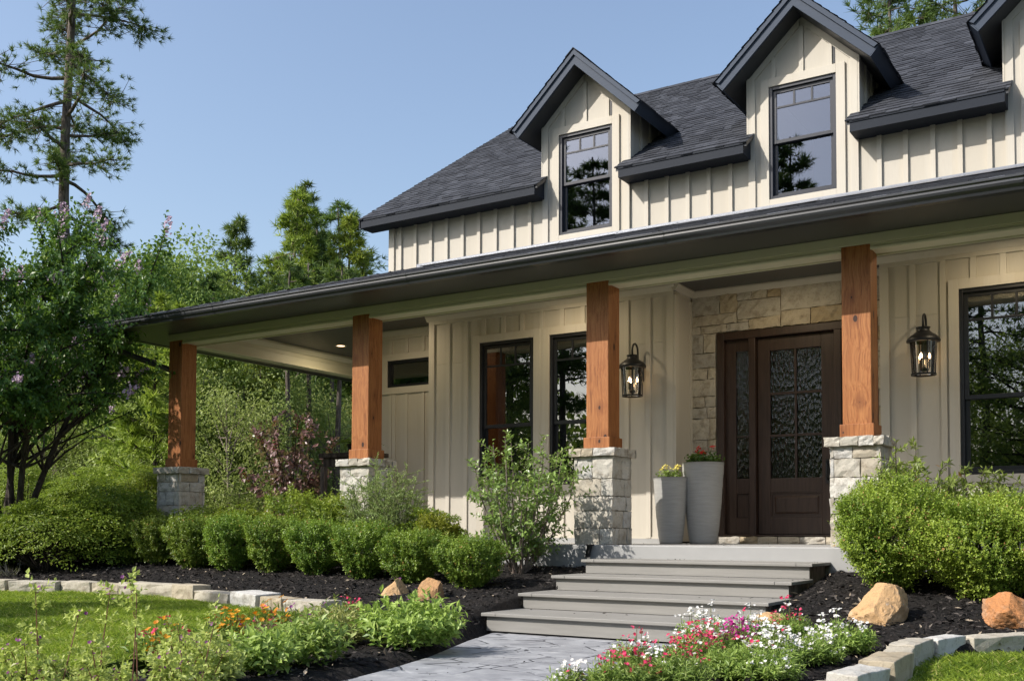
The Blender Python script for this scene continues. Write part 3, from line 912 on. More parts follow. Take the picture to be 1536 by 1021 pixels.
def facing(mb, rects, O, U, N, rs, depth=0.03, gap=0.005, rough=0.006, lo=0.0, hi=1.0):
    """rough stones on a wall face: O origin, U horizontal direction, N outward normal"""
    O, U, N = np.array(O, float), np.array(U, float), np.array(N, float); Z = np.array([0, 0, 1.0])
    for (u0, u1, z0, z1) in rects:
        u0, u1, z0, z1 = u0 + gap, u1 - gap, z0 + gap, z1 - gap
        nu = max(3, int((u1 - u0) / 0.05)); nz = max(3, int((z1 - z0) / 0.045))
        uu, zz = np.meshgrid(np.linspace(u0, u1, nu + 1), np.linspace(z0, z1, nz + 1))
        d = depth * (0.85 + 0.3 * rs.uniform()) + rs.normal(0, rough, uu.shape)
        edge = np.zeros(uu.shape, bool); edge[0] = edge[-1] = True; edge[:, 0] = edge[:, -1] = True
        d = np.where(edge, d - 0.006, d)
        uu = uu + np.where(edge, rs.normal(0, 0.003, uu.shape), 0); zz = zz + np.where(edge, rs.normal(0, 0.003, uu.shape), 0)
        Vf = O + uu[..., None] * U + zz[..., None] * Z + d[..., None] * N
        Vb = O + uu[..., None] * U + zz[..., None] * Z - 0.01 * N
        i = np.arange(uu.size).reshape(uu.shape)
        F = np.stack([i[:-1, :-1], i[:-1, 1:], i[1:, 1:], i[1:, :-1]], axis=-1).reshape(-1, 4)
        ring = list(i[0, :]) + list(i[1:, -1]) + list(i[-1, -2::-1]) + list(i[-2:0:-1, 0])
        k = uu.size; W = [(ring[q], ring[q] + k, ring[(q + 1) % len(ring)] + k, ring[(q + 1) % len(ring)]) for q in range(len(ring))]
        a = rs.uniform(lo, hi)
        o = mb.n
        mb.arr(np.concatenate([Vf.reshape(-1, 3), Vb.reshape(-1, 3)]), np.concatenate([F, np.array(W)]), a)


def along(path, s):
    d = 0
    for (a, b) in zip(path[:-1], path[1:]):
        l = math.dist(a, b)
        if d + l >= s:
            t = (s - d) / l; return (a[0] + (b[0] - a[0]) * t, a[1] + (b[1] - a[1]) * t), math.atan2(b[1] - a[1], b[0] - a[0])
        d += l
    return path[-1], math.atan2(path[-1][1] - path[-2][1], path[-1][0] - path[-2][0])


def edging(path, stones, ztop, zbot, group, seed, wy=0.24, jit=.03):
    rs = RS(seed); s = 0.0
    for (ln, a, hh, lab) in stones:
        p, r = along(path, s + ln / 2)
        mb = MB(); block(mb, (0, 0, 0), 0, ln - 0.03, wy * rs.uniform(0.85, 1.15), ztop - zbot + hh + rs.uniform(-.01, .01), rs, a, .0045)
        o = mb.build('edging_stone', M['edging'], None, (p[0], p[1], zbot), bevel=0.006)
        o.rotation_euler = (rs.normal(0, 0.02), rs.normal(0, 0.015), r + rs.normal(0, jit))
        tag(o, lab, 'edging stone', group)
        s += ln


edging(EDGE_L[1:], [(0.85, 0.5, 0, 'grey edging stone of the lawn border, mostly past the picture edge'), (0.62, 0.35, 0.0, 'squat tan edging stone at the far left end of the lawn border'),
                    (0.68, 0.6, 0.0, 'smooth pale edging stone, first long one from the left on the lawn border'), (0.52, 0.5, 0.0, 'plain cream edging stone below the ragged grey grass tuft'),
                    (0.46, 0.25, -0.01, 'tan edging stone with a chipped brown corner in the lawn border'), (0.95, 0.42, 0.01, 'longest weathered beige edging stone in the lawn border'),
                    (0.50, 0.2, 0.03, 'brown pitted edging stone standing highest in the lawn border'), (0.92, 0.45, -0.01, 'long flat beige edging stone beside the bluish slab of the lawn border'),
                    (0.52, 1.0, 0.02, 'bluish white edging slab with a flat top in the lawn border'), (0.46, 0.12, 0.0, 'olive stained edging stone right of the bluish slab'),
                    (0.55, 0.6, -0.01, 'pale edging stone at the right end of the lawn border near pink dianthus')], -0.45, -0.575, 'limestone edging along the left lawn', 5)
# the buried footing course shows below the upper stones
fs = 0.0; rsf = RS(77); k = 0
flabs = ['thin grey footing stone under the left end of the lawn border', 'thin footing stone under the smooth pale edging stone', 'thin footing stone half hidden by grass below the chipped edging stone',
         'thin footing stone under the longest beige edging stone', 'thin tan footing stone under the flat beige edging stone', 'thin cream footing stone under the bluish slab', 'thin footing stone at the right end under the lawn border']
for lab, ln in zip(flabs, (1.0, 0.9, 0.9, 0.95, 0.9, 0.85, 0.7)):
    p, r = along(EDGE_L[2:], fs + ln / 2)
    mb = MB(); block(mb, (0, 0, 0), 0, ln - 0.03, 0.22, 0.095, rsf, rsf.uniform(0.2, 0.7))
    o = mb.build('edging_stone', M['edging'], None, (p[0] + 0.0, p[1] - 0.012, -0.675)); o.rotation_euler = (0, 0, r)
    tag(o, lab, 'edging stone', 'footing stones of the lawn border'); fs += ln
EDGE_R = [(1.24, -6.3), (1.28, -5.6), (1.30, -5.0), (1.33, -4.4), (1.27, -3.75), (1.24, -3.2), (1.36, -2.8), (1.62, -2.42), (1.95, -2.12), (2.6, -1.95), (3.6, -1.9)]
edging(EDGE_R, [(0.62, 0.4, 0, 'grey tan edging stone of the right border, just below the picture edge'), (0.60, 0.3, 0.0, 'low tan edging slab in the nearest corner of the right border'), (0.52, 0.9, 0.02, 'white rough faced edging block in the bend of the right border'),
                (0.55, 0.1, 0.03, 'tilted brown edging stone in the curve of the right border'), (0.42, 0.35, -0.01, 'flat sand coloured edging slab behind the tilted brown one'),
                (0.52, 0.55, 0.0, 'grey cream edging stone at the top of the right border curve'), (0.42, 1.0, 0.01, 'cleanest white edging stone by the right lawn below the rusty boulder'),
                (0.6, 0.5, -0.01, 'long flat pale edging stone at the right picture edge'), (0.7, 0.4, 0, 'pale edging stone of the right border beyond the picture edge')], -0.495, -0.70, 'limestone edging along the right lawn', 6, .15, .08)


def boulder(seed, loc, dims, mat, label, rz=0.0, tilt=(0, 0), a=0.5, facets=2, cuts=()):
    rs = RS(seed)
    import bmesh
    bm = bmesh.new(); bmesh.ops.create_icosphere(bm, subdivisions=5, radius=1.0)
    pl = [(rdir(rs, 1)[0], rs.uniform(0.55, 0.88)) for _ in range(facets + 7)] + [(nrm(np.array([c_[0]], float))[0], c_[1]) for c_ in cuts]
    w = rs.uniform(2, 9, (7, 3)); ph = rs.uniform(0, 6, 7)
    V = np.array([v.co[:] for v in bm.verts])
    for nn, dd in pl:
        s = V @ nn; V = V - np.where(s > dd, (s - dd) * 0.94, 0)[:, None] * nn
    w2 = rs.uniform(-26, 26, (16, 3)); ph2 = rs.uniform(0, 6, 16)
    r = 1 + sum(0.03 * np.sin(V @ (w[i]) + ph[i]) / (1 + i * 0.3) for i in range(7)) - 0.022 * np.abs(sum(np.sin(V @ w2[i] + ph2[i]) for i in range(16))) / 2.5 + rs.normal(0, 0.004, len(V))
    V = V * r[:, None] * np.array(dims)
    F = [[v.index for v in f.verts] for f in bm.faces]; bm.free()
    mb = MB(); mb.arr(V, np.array(F), a)
    o = mb.build('boulder', M[mat], None, loc, smooth=False)
    o.rotation_euler = (tilt[0], tilt[1], rz)
    return tag(o, label, 'boulder', 'landscape boulders')


boulder(2, (-3.62, -2.0, -0.45), (0.19, 0.14, 0.17), 'boulder', 'small sandy wedge of a boulder before the boxwood hedge', 0.35, (0, 0), .5, 2, (((-.7, -.2, .7), .42), ((.8, -.1, .55), .5), ((0, -.8, .5), .55)))
boulder(5, (-3.08, -2.12, -0.47), (0.155, 0.14, 0.20), 'boulder', 'upright tan boulder with a flat orange side left of the steps', 0.6, (0, 0.05), 0.2, 2, (((.9, -.4, .1), .55), ((-.3, -.6, .7), .65)))
boulder(8, (0.16, -2.55, -0.53), (0.14, 0.13, 0.11), 'boulder', 'small sandy boulder by the bottom step behind the dianthus', 0.2, (0, 0.1), 0.7)
boulder(11, (0.77, -1.98, -0.45), (0.30, 0.24, 0.29), 'boulder', 'largest tan boulder with pale lichen patches right of the steps', 0.45, (0, 0), 0.6, 3, (((-.72, -.25, .65), .48), ((.85, -.3, .4), .62), ((.1, -.75, .6), .62), ((.2, .1, 1), .78)))
boulder(14, (1.62, -2.0, -0.425), (0.24, 0.16, 0.16), 'boulder_red', 'rust orange boulder leaning to the right in the mulch', 0.3, (0.05, 0.42), 0.3, 3, (((-.8, -.3, .5), .6), ((.3, -.5, .8), .55), ((.9, -.2, .1), .7)))

# ------------------------------------------------------------------ house
house = empty('house', (0, 0, 0), 'cream board and batten house with charcoal shingle roof, dormers and timber post porch', 'house')
YW, YR, YS, YU = 1.5, 2.0, 2.05, 2.5          # front wall, door recess, left recess, upper wall
WIN_Z = (0.71, 2.57)
WINS = [(-5.02, -4.20), (-3.97, -3.15), (0.77, 1.59), (2.02, 2.84)]


def wall_y(mb, x0, x1, z0, z1, y, th, holes=(), a=0.5):
    xs = sorted({x0, x1, *[h[0] for h in holes], *[h[1] for h in holes]}); zs = sorted({z0, z1, *[h[2] for h in holes], *[h[3] for h in holes]})
    for xa, xb in zip(xs[:-1], xs[1:]):
        for za, zb in zip(zs[:-1], zs[1:]):
            if any(h[0] <= (xa + xb) / 2 <= h[1] and h[2] <= (za + zb) / 2 <= h[3] for h in holes): continue
            mb.box(xa, xb, y, y + th, za, zb, a)


# lower walls
CEIL = 3.0
mb = MB(); mt = MB()
wall_y(mb, -5.83, -2.30, 0.02, CEIL + .05, YW, 0.16, [(a, b, *WIN_Z) for a, b in WINS[:2]])
wall_y(mb, 0.0, 4.6, 0.02, CEIL + .05, YW, 0.16, [(a, b, *WIN_Z) for a, b in WINS[2:]])
mb.box(-2.46, -2.30, YW + 0.16, 2.3, 0.02, CEIL + .05)       # return beside the door
mb.box(0.0, 0.16, YW + 0.16, 2.3, 0.02, CEIL + .05)
mb.box(-5.83, -5.67, YW + 0.16, 2.2, 0.02, CEIL + .05)
wall_y(mb, -7.34, -5.83, 0.02, CEIL + .05, YS, 0.16, [(-6.99, -5.97, 2.19, 2.575)])
mb.box(-7.34, -7.18, YS + 0.16, 11.0, -0.3, 3.5); mb.box(-7.34, -7.18, YU + 0.141, 11.0, 3.5, 4.9)   # left end wall
mb.prism([(2.5, 4.9), (11.0, 4.9), (6.75, 7.70)], -7.34, -7.2, 'x')
mb.box(4.44, 4.6, YW + 0.16, 11.0, -0.3, 4.9)
mb.prism([(2.5, 4.9), (11.0, 4.9), (6.75, 7.70)], 4.46, 4.6, 'x')
mb.box(-7.18, 4.44, 10.84, 11.0, -0.3, 4.9)
mb.build('siding_wall', M['siding'], house)


def batten(x, w, z0, z1, y, t=0.02): mt.box(x - w / 2, x + w / 2, y - t, y + 0.004, z0, z1)


TOP = 2.88
# corner boards
batten(-5.787, 0.086, 0.06, TOP, YW, 0.024); batten(-2.35, 0.09, 0.06, TOP, YW, 0.024); batten(0.05, 0.09, 0.06, TOP, YW, 0.024)
mt.box(-2.302, -2.278, YW - 0.024, YW + 0.07, 0.06, TOP); mt.box(-2.302, -2.28, YR - 0.06, YR - 0.002, 0.06, TOP)
for x in (-5.52, -5.235, -4.085, -2.91, -2.63): batten(x, 0.056, 0.06, TOP, YW)
for x in (-4.955, -4.655, -4.372, -3.79, -3.50, -3.21): batten(x, 0.058, 2.668, TOP, YW); batten(x, 0.058, 0.06, 0.60, YW)
for x in (0.33, 1.86, 3.12, 3.42, 3.72, 4.02, 4.32): batten(x, 0.056, 0.06, TOP, YW)
batten(0.622, 0.056, 0.06, TOP, YW)
for x in (0.908, 1.18, 1.46, 2.2, 2.48, 2.72): batten(x, 0.06, 2.668, TOP, YW); batten(x, 0.06, 0.06, 0.60, YW)
for x in (-7.29, -6.865): batten(x, 0.06, 0.06, 2.085, YS)
for x in (-6.93, -6.64, -6.345, -6.05): batten(x, 0.05, 0.06, 2.085, YS); batten(x, 0.05, 2.675, TOP, YS)
# panel seams are small proud drip strips
for x0, x1 in ((-5.74, -5.55), (-5.49, -5.265), (-2.88, -2.66), (-2.6, -2.396), (0.096, 0.30), (0.36, 0.594)):
    mt.box(x0, x1, YW - 0.004, YW + 0.002, 2.349, 2.353)
# frieze and crown
for x0, x1, y in ((-5.83, -2.305, YW), (0.005, 4.6, YW), (-7.34, -5.83, YS)):
    mt.box(x0, x1, y - 0.028, y + 0.004, TOP, 2.925)
    e0 = 0.03 if x0 != -7.34 else 0; e1 = 0.03 if x1 < 0 and x1 > -5 else 0
    mt.prism([(y + 0.004, 2.925), (y - 0.034, 2.925), (y - 0.075, 2.985), (y - 0.075, CEIL + .02), (y + 0.004, CEIL + .02)], x0 - e0, x1 + e1, 'x')
mt.prism([(-2.308, 2.925), (-2.27, 2.925), (-2.225, 2.985), (-2.225, 3.02), (-2.308, 3.02)], YW - 0.06, YR - 0.0, 'y')
mt.prism([(YR + 0.004, 2.925), (YR - 0.03, 2.925), (YR - 0.065, 2.985), (YR - 0.065, 3.02), (YR + 0.004, 3.02)], -2.30, 0.0, 'x')
# base flashing
for x0, x1, y in ((-5.84, -2.31, YW), (0.0, 4.6, YW), (-7.34, -5.85, YS)):
    mt.box(x0, x1, y - 0.012, y + 0.003, 0.055, 0.075)
mt.build('battens', M['trim'], house)
mf = MB()
for x0, x1, y in ((-5.84, -2.29, YW), (0.0, 4.6, YW), (-7.34, -5.85, YS)): mf.box(x0, x1, y - 0.02, y + 0.01, 0.0, 0.054)
mf.build('base_trim', M['slab'], house)


# windows
def window(x0, x1, z0, z1, y, parent, glass, name='window', frame='black', mid=0.585, cas=0.098, muntins=True, sub=None):
    """double hung window; the frame mesh carries sash, glass and casing"""
    fr = MB(); b = 0.038
    for q in ((x0, x0 + b, z0, z1), (x1 - b, x1, z0, z1), (x0 + b, x1 - b, z1 - b, z1), (x0 + b, x1 - b, z0, z0 + b)):
        fr.box(q[0], q[1], y - 0.006, y + 0.11, q[2], q[3])
    f = fr.build(name, M[frame], parent, bevel=0.003)
    P = f if sub is None else parent
    zm = z1 - (z1 - z0) * mid
    s = MB(); w = 0.042
    def sash(za, zb, ya, yb):
        X0, X1 = x0 + b, x1 - b
        for q in ((X0, X0 + w, za, zb), (X1 - w, X1, za, zb), (X0 + w, X1 - w, zb - w, zb), (X0 + w, X1 - w, za, za + w)):
            s.box(q[0], q[1], ya, yb, q[2], q[3])
    sash(zm - 0.02, z1 - b, y + 0.022, y + 0.052)
    sash(z0 + b, zm + 0.022, y + 0.055, y + 0.085)
    if muntins:
        X0, X1 = x0 + b + w, x1 - b - w; zg = z1 - b - w - (z1 - z0) * 0.125
        for k in (1, 2):
            xx = X0 + (X1 - X0) * k / 3; s.box(xx - 0.012, xx + 0.012, y + 0.026, y + 0.046, zg, z1 - b - w)
        s.box(X0, X1, y + 0.0265, y + 0.0455, zg - 0.012, zg + 0.012)
    s.build('sash', M[frame], P, bevel=0.002)
    for nm, za, zb, yy in (('upper_glass', zm + 0.02, z1 - b - w, y + 0.036), ('lower_glass', z0 + b + w, zm - 0.018, y + 0.069)):
        q = MB(); q.box(x0 + b + w - 0.004, x1 - b - w + 0.004, yy, yy + 0.004, za, zb); q.build('glass', M[glass], P)
    c = MB()
    for q in ((x0 - cas, x0 - 0.001, z0 - cas, z1 + cas), (x1 + 0.001, x1 + cas, z0 - cas, z1 + cas), (x0 - 0.001, x1 + 0.001, z1 + 0.001, z1 + cas), (x0 - 0.001, x1 + 0.001, z0 - cas, z0 - 0.001)):
        c.box(q[0], q[1], y - 0.026, y + 0.004, q[2], q[3])
    c.build('casing', M['trim'], P, bevel=0.003)
    return f


w0 = window(WINS[0][0], WINS[0][1], *WIN_Z, YW, house, 'glass')
for a, b in WINS[1:]:
    c = copy_tree(w0, house); c.location = (a - WINS[0][0], 0, 0)
# transom in the left recess
fr = MB(); x0, x1, z0, z1 = -6.99, -5.97, 2.19, 2.575
for q in ((x0, x0 + .04, z0, z1), (x1 - .04, x1, z0, z1), (x0 + .04, x1 - .04, z1 - .04, z1), (x0 + .04, x1 - .04, z0, z0 + .04)): fr.box(q[0], q[1], YS - .006, YS + .09, q[2], q[3])
f = fr.build('transom_window', M['black'], house, bevel=0.003)
q = MB(); q.box(x0 + .036, x1 - .036, YS + .04, YS + .044, z0 + .036, z1 - .036); q.build('glass', M['glass'], f)
q = MB()
for a, b, c, d in ((x0 - .095, x0 - .001, z0 - .095, z1 + .095), (x0 - .001, -5.84, z1 + .001, z1 + .095), (x0 - .001, -5.84, z0 - .095, z0 - .001)): q.box(a, b, YS - .024, YS + .004, c, d)
q.build('casing', M['trim'], f)

# dark rooms behind the glass
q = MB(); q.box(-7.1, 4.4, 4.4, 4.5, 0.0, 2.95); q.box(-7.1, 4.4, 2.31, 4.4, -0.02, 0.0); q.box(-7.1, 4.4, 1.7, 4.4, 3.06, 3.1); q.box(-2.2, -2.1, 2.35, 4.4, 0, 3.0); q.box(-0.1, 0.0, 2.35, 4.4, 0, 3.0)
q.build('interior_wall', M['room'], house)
q = MB()
_cm = paint('linen_curtain', (0.35, 0.32, 0.27), 0.85, 0.08)
for a, b in ((-4.93, -4.75), (-3.36, -3.2)):
    q = MB()
    for k in range(9):
        xa = a + (b - a) * k / 9; q.box(xa, xa + (b - a) / 9, 1.80 + 0.018 * (k % 2), 1.83 + 0.018 * (k % 2), 0.3, 2.65)
    q.build('curtain', _cm, house)

# stone entry
rs = RS(31)
st = MB()
O = (0, YR, 0); U = (1, 0, 0); N = (0, -1, 0)
r1, _ = row_rects(-2.285, -1.985, 0.0, 2.48, rs, 0.12, 0.27, 0.13, 0.3)
r2, _ = row_rects(-0.13, 0.0, 0.0, 2.48, rs, 0.12, 0.27, 0.13, 0.3)
r3 = [(-2.285, -1.93, 2.70, 2.93), (-2.285, -1.72, 2.575, 2.70), (-2.285, -2.17, 2.48, 2.575), (-2.17, -1.85, 2.48, 2.575), (-1.93, -1.72, 2.70, 2.93), (-1.72, -1.55, 2.83, 2.93), (-1.55, -1.36, 2.83, 2.93),
      (-1.72, -1.20, 2.61, 2.83), (-1.36, -1.2, 2.83, 2.93), (-1.85, -1.58, 2.48, 2.575), (-1.72, -1.58, 2.575, 2.61), (-1.58, -1.2, 2.48, 2.61), (-1.2, -0.52, 2.66, 2.93), (-0.52, 0.0, 2.70, 2.93), (-1.2, -0.86, 2.48, 2.66), (-0.86, -0.4, 2.48, 2.66), (-0.52, 0.0, 2.66, 2.70), (-0.4, 0.0, 2.48, 2.66)]
facing(st, r1 + r2 + r3, O, U, N, rs, 0.03, 0.004, 0.004)
r4, _ = row_rects(-1.985, -0.13, 0.0, 0.085, rs, 0.085, 0.09, 0.16, 0.36)
facing(st, r4, (0, YR - 0.05, 0), U, N, rs, 0.03, 0.004, 0.004)
nst = st.n
st.box(-2.30, -1.975, YR + 0.003, YR + 0.2, 0.0, 3.04, 0.5, 1); st.box(-0.14, 0.0, YR + 0.003, YR + 0.2, 0.0, 3.04, 0.5, 1); st.box(-1.975, -0.14, YR + 0.003, YR + 0.2, 2.475, 3.04, 0.5, 1); st.box(-1.98, -0.13, YR - 0.046, YR + 0.2, 0.0, 0.078, 0.5, 1)
st.build('stone_wall', [M['stone_entry'], M['mortar']], house)

# door
df = MB()
Y0, Y1 = YR - 0.03, YR + 0.14
for q in ((-1.972, -1.885, .086, 2.472), (-0.225, -0.138, .086, 2.472), (-1.885, -0.225, 2.385, 2.472), (-1.585, -1.505, .086, 2.385), (-0.605, -0.525, .086, 2.385)): df.box(q[0], q[1], Y0, Y1, q[2], q[3])
df.box(-1.885, -0.225, YR - 0.02, Y1, .086, .105)
frame = df.build('door_frame', M['door'], house, bevel=0.006)
for s, (a, b) in enumerate(((-1.885, -1.585), (-0.525, -0.225))):
    q = MB(); w = 0.068 if s == 0 else 0.068; ya, yb = YR + 0.035, YR + 0.08
    for r in ((a, a + 0.125, .105, 2.385), (b - 0.012, b, .105, 2.385), (a + .125, b - .012, 2.245, 2.385), (a + .125, b - .012, .58, .755), (a + .125, b - .012, .105, .30)): q.box(r[0], r[1], ya, yb, r[2], r[3])
    q.box(a + .125, b - .012, ya + .018, yb, .30, .58); q.box(a + .125, b - .012, ya + .008, yb - .01, 1.236, 1.252)
    sl = q.build('sidelight', M['door'], house, bevel=0.004)
    q = MB(); q.box(a + .12, b - .008, YR + .055, YR + .06, .75, 2.25); q.build('glass', M['glass_door'], sl)
q = MB(); a, b, ya, yb = -1.495, -0.615, YR + .03, YR + .078
for r in ((a, -1.352, .11, 2.375), (-.760, b, .11, 2.375), (-1.352, -.760, 2.222, 2.375), (-1.352, -.760, .59, .75), (-1.352, -.760, .11, .30)): q.box(r[0], r[1], ya, yb, r[2], r[3])
q.box(-1.352, -.760, ya + .02, yb, .30, .59)
for r in ((-1.352, -.760, .575, .59), (-1.352, -.760, .30, .315), (-1.352, -1.337, .315, .575), (-.775, -.760, .315, .575)): q.box(r[0], r[1], ya + .006, ya + .021, r[2], r[3])
q.hull8([(-1.29, ya + .002, .365), (-.82, ya + .002, .365), (-.80, ya + .021, .34), (-1.31, ya + .021, .34), (-1.29, ya + .002, .525), (-.82, ya + .002, .525), (-.80, ya + .021, .55), (-1.31, ya + .021, .55)])
door = q.build('door', M['door'], house, bevel=0.004)
q = MB()
for z in (1.239, 1.722): q.box(-1.352, -.760, ya + .006, yb - .008, z - .013, z + .013)
q.box(-1.068, -1.044, ya + .0065, yb - .0085, .75, 2.222); q.build('muntin', M['door'], door)
q = MB(); q.box(-1.356, -.756, YR + .056, YR + .061, .745, 2.227); q.build('glass', M['glass_door'], door)
q = MB(); q.box(-.72, -.665, ya - .010, ya - .001, .68, .95); q.tube([(-.692, ya - .012, .90), (-.692, ya - .06, .885), (-.692, ya - .065, .80), (-.692, ya - .06, .74), (-.692, ya - .012, .725)], .011, 8); q.lathe([(.001, 0), (.022, 0), (.022, .012), (.001, .012)], (-.692, ya - .02, .93), 12)
q.build('handle', M['iron'], door)

# porch floor
q = MB(); q.prism([(-9.45, -0.17), (4.6, -0.17), (4.6, 2.3), (-7.2, 2.3), (-7.2, 8.0), (-9.45, 8.0)], -0.75, 0.0, 'z')
q.build('porch_floor', M['slab'], house, bevel=0.012)

# columns
CX = [(-9.22 + 0.13, 0.13), (-5.888 + 0.13, 0.13), (-2.657 + 0.13, 0.13), (0.13, 0.13), (3.32, 0.13), (-9.09, 4.25)]
BEAM_Z = 2.755
for i, (cx_, cy_) in enumerate(CX):
    rs = RS(100 + i)
    q = MB(); q.box(-.13, .13, -.13, .13, 1.005, BEAM_Z)
    col = q.build('column', M['cedar'], house, (cx_, cy_, 0), bevel=0.006)
    q = MB(); w = .152
    for r in ((-w, w, -w, -.1305), (-w, w, .1305, w), (-w, -.1305, -.1305, .1305), (.1305, w, -.1305, .1305)): q.box(*r, 1.003, 1.118)
    q.build('base_trim', M['cedar'], col, bevel=0.004)
    q = MB(); w = .20
    q.box(-w, w, -w, w, -.3 if cy_ > 1 or True else 0, .915, .5, 1)
    rows = None
    for N_, U_ in (((0, -1, 0), (1, 0, 0)), ((1, 0, 0), (0, 1, 0)), ((0, 1, 0), (-1, 0, 0)), ((-1, 0, 0), (0, -1, 0))):
        rc, rows = row_rects(-.228, .228, 0.0, .915, rs, .13, .20, .14, .34, rows)
        facing(q, rc, (N_[0] * w, N_[1] * w, 0), U_, N_, rs, .026, .004, .0035)
    q.build('stone_pier', [M['stone'], M['mortar']], col)
    q = MB()
    q.box(-.235, .235, -.235, .235, .914, .985, .5, 1)
    for N_, U_ in (((0, -1, 0), (1, 0, 0)), ((1, 0, 0), (0, 1, 0)), ((0, 1, 0), (-1, 0, 0)), ((-1, 0, 0), (0, -1, 0))):
        rc, _ = row_rects(-.268, .268, .912, 1.0, rs, .09, .1, .13, .22, [(.912, 1.0)])
        facing(q, rc, (N_[0] * .245, N_[1] * .245, 0), U_, N_, rs, .024, .003, .004)
    # cap top stones
    for (u0, u1) in ((-.262, -.08), (-.08, .1), (.1, .262)):
        block(q, ((u0 + u1) / 2, 0, .975), 0, u1 - u0 - .005, .515, .026, rs, rs.uniform(0, 1), .003)
    q.build('pier_cap', [M['stone'], M['mortar']], col)

# porch beam, soffit, ceiling, gutter
q = MB()
q.box(-9.215, 4.6, 0.022, 0.25, 2.716, 3.04)                       # front beam core
q.box(-9.215, -8.965, 0.25, 8.0, 2.716, 3.04)                      # side beam core
q.box(-9.232, 4.6, -0.014, 0.022, 2.757, 2.845)                    # frieze board
q.box(-9.232, -9.215, 0.022, 8.0, 2.757, 2.845)
xs = [-9.09, -5.758, -2.527, 0.13, 3.32]
edges = [-9.2] + [v for c in xs[1:] for v in (c - .131, c + .131)] + [4.6]
mo = [(-8.958, -5.889)] + [(-5.627, -2.658), (-2.396, -0.001), (0.261, 3.189), (3.451, 4.6)]
for a, b in mo: q.prism([(0.022, 2.702), (-0.002, 2.702), (-0.008, 2.722), (0.004, 2.735), (0.004, 2.756), (0.022, 2.756)], a, b, 'x')
q.box(-8.965, 4.6, 0.25, 0.268, 2.70, 2.75); q.box(-8.965, -8.945, 0.268, 8.0, 2.70, 2.73)
q.prism([(-8.965, 2.90), (-8.945, 2.90), (-8.905, 2.965), (-8.905, 3.0), (-8.965, 3.0)], 0.268, 8.0, 'y')
q.box(-8.965, -8.955, 0.27, 8.0, 2.84, 2.86)
q.build('porch_beam', M['beam'], house, bevel=0.003)
q = MB()
q.prism([(-9.97, -0.60), (4.6, -0.60), (4.6, -0.012), (-9.23, -0.012), (-9.23, 8.0), (-9.97, 8.0)], 2.846, 2.87, 'z')
q.build('soffit', M['soffit'], house)
q = MB(); q.box(-8.964, 4.6, 0.27, 2.3, 3.0, 3.03); q.box(-8.964, -7.18, 2.3, 8.0, 3.0, 3.03)
q.build('porch_ceiling', M['soffit'], house)
GX0 = -9.98
q = MB(); q.box(GX0, 4.6, -0.62, -0.60, 2.835, 2.955); q.box(GX0, GX0 + .02, -0.60, 8.0, 2.835, 2.955); q.build('fascia', M['dark'], house)
GP = [(0.0, 2.955), (0.0, 2.835), (-0.065, 2.835), (-0.075, 2.858), (-0.098, 2.880), (-0.106, 2.900), (-0.104, 2.918), (-0.118, 2.930), (-0.118, 2.947), (-0.110, 2.947), (-0.108, 2.938), (-0.09, 2.934), (-0.085, 2.92), (-0.012, 2.85), (-0.012, 2.955)]
q = MB(); q.prism([(-0.621 + a, z) for a, z in GP], GX0 - .118, 4.6, 'x'); q.prism([(GX0 - .001 + a, z) for a, z in GP], -0.72, 8.0, 'y')
for xx in (-7.6, -4.55, -1.5, 1.55):
    q.prism([(-0.621 + a * 1.03, z + (.002 if z > 2.93 else -.002)) for a, z in GP[1:9]] + [(-0.65, 2.94)], xx, xx + .05, 'x')
q.build('gutter', M['gutter'], house, smooth=False)
q = MB()
q.box(GX0 + .10, GX0 + .17, -0.44, -0.37, 2.70, 2.836)
q.tube([(GX0 + .135, -0.405, 2.70), (GX0 + .16, -0.38, 2.63), (GX0 + .52, 0.02, 2.44), (-9.20, 0.34, 2.30), (-9.12, 0.345, 2.2), (-9.12, 0.345, 1.05)], .042, 8)
q.build('downspout', M['gutter'], house)


# shingled planes
def shingles(mb, O, U, Sv, Nn, L, intervals, rs, course=0.125, t=0.012, twmin=0.11, twmax=0.20):
    O, U, Sv, Nn = (np.array(k, float) for k in (O, U, Sv, Nn))
    V = []; F = []; A = []; k = 0; i = 0
    while i * course < L - 0.01:
        s0 = i * course - (0.012 if i == 0 else 0); s1 = min(L, (i + 1) * course + 0.02)
        for (u0, u1) in intervals((i + 0.5) * course):
            u = u0 - rs.uniform(0, 0.1)
            while u < u1 - 0.005:
                e = min(u1, u + rs.uniform(twmin, twmax)); a0 = max(u, u0)
                if e - a0 > 0.004:
                    h = t * rs.uniform(0.55, 1.35); sj = s0 + rs.uniform(-0.004, 0.006) - (0.012 if rs.uniform() < 0.3 else 0)
                    for (uu, ss, hh) in ((a0, sj, h), (e, sj, h), (e, s1, 0.001), (a0, s1, 0.001), (a0, sj, -0.004), (e, sj, -0.004)):
                        V.append(O + U * uu + Sv * ss + Nn * hh)
                    F += [(k, k + 1, k + 2, k + 3), (k + 4, k + 5, k + 1, k), (k + 4, k, k + 3, k + 3), (k + 5, k + 2, k + 2, k + 1)][:2]
                    A += [rs.uniform(0, 1) ** 1.2] * 2; k += 6
                u = e
        i += 1
    mb.arr(np.array(V), np.array(F), np.array(A))


SL = 0.66; EY, EZ = 2.2, 4.79; RY = 6.7; RZ = EZ + SL * (RY - EY)
RX0, RX1 = -7.70, 4.95
DC = [-4.0, -1.09, 1.76, 4.55]
NH = 0.575


def main_iv(s):
    y = EY + s / math.sqrt(1 + SL * SL)
    if y > 4.1: return [(RX0, RX1)]
    iv = []; x = RX0
    for c in DC[:3]: iv.append((x, c - NH)); x = c + NH
    iv.append((x, RX1)); return iv


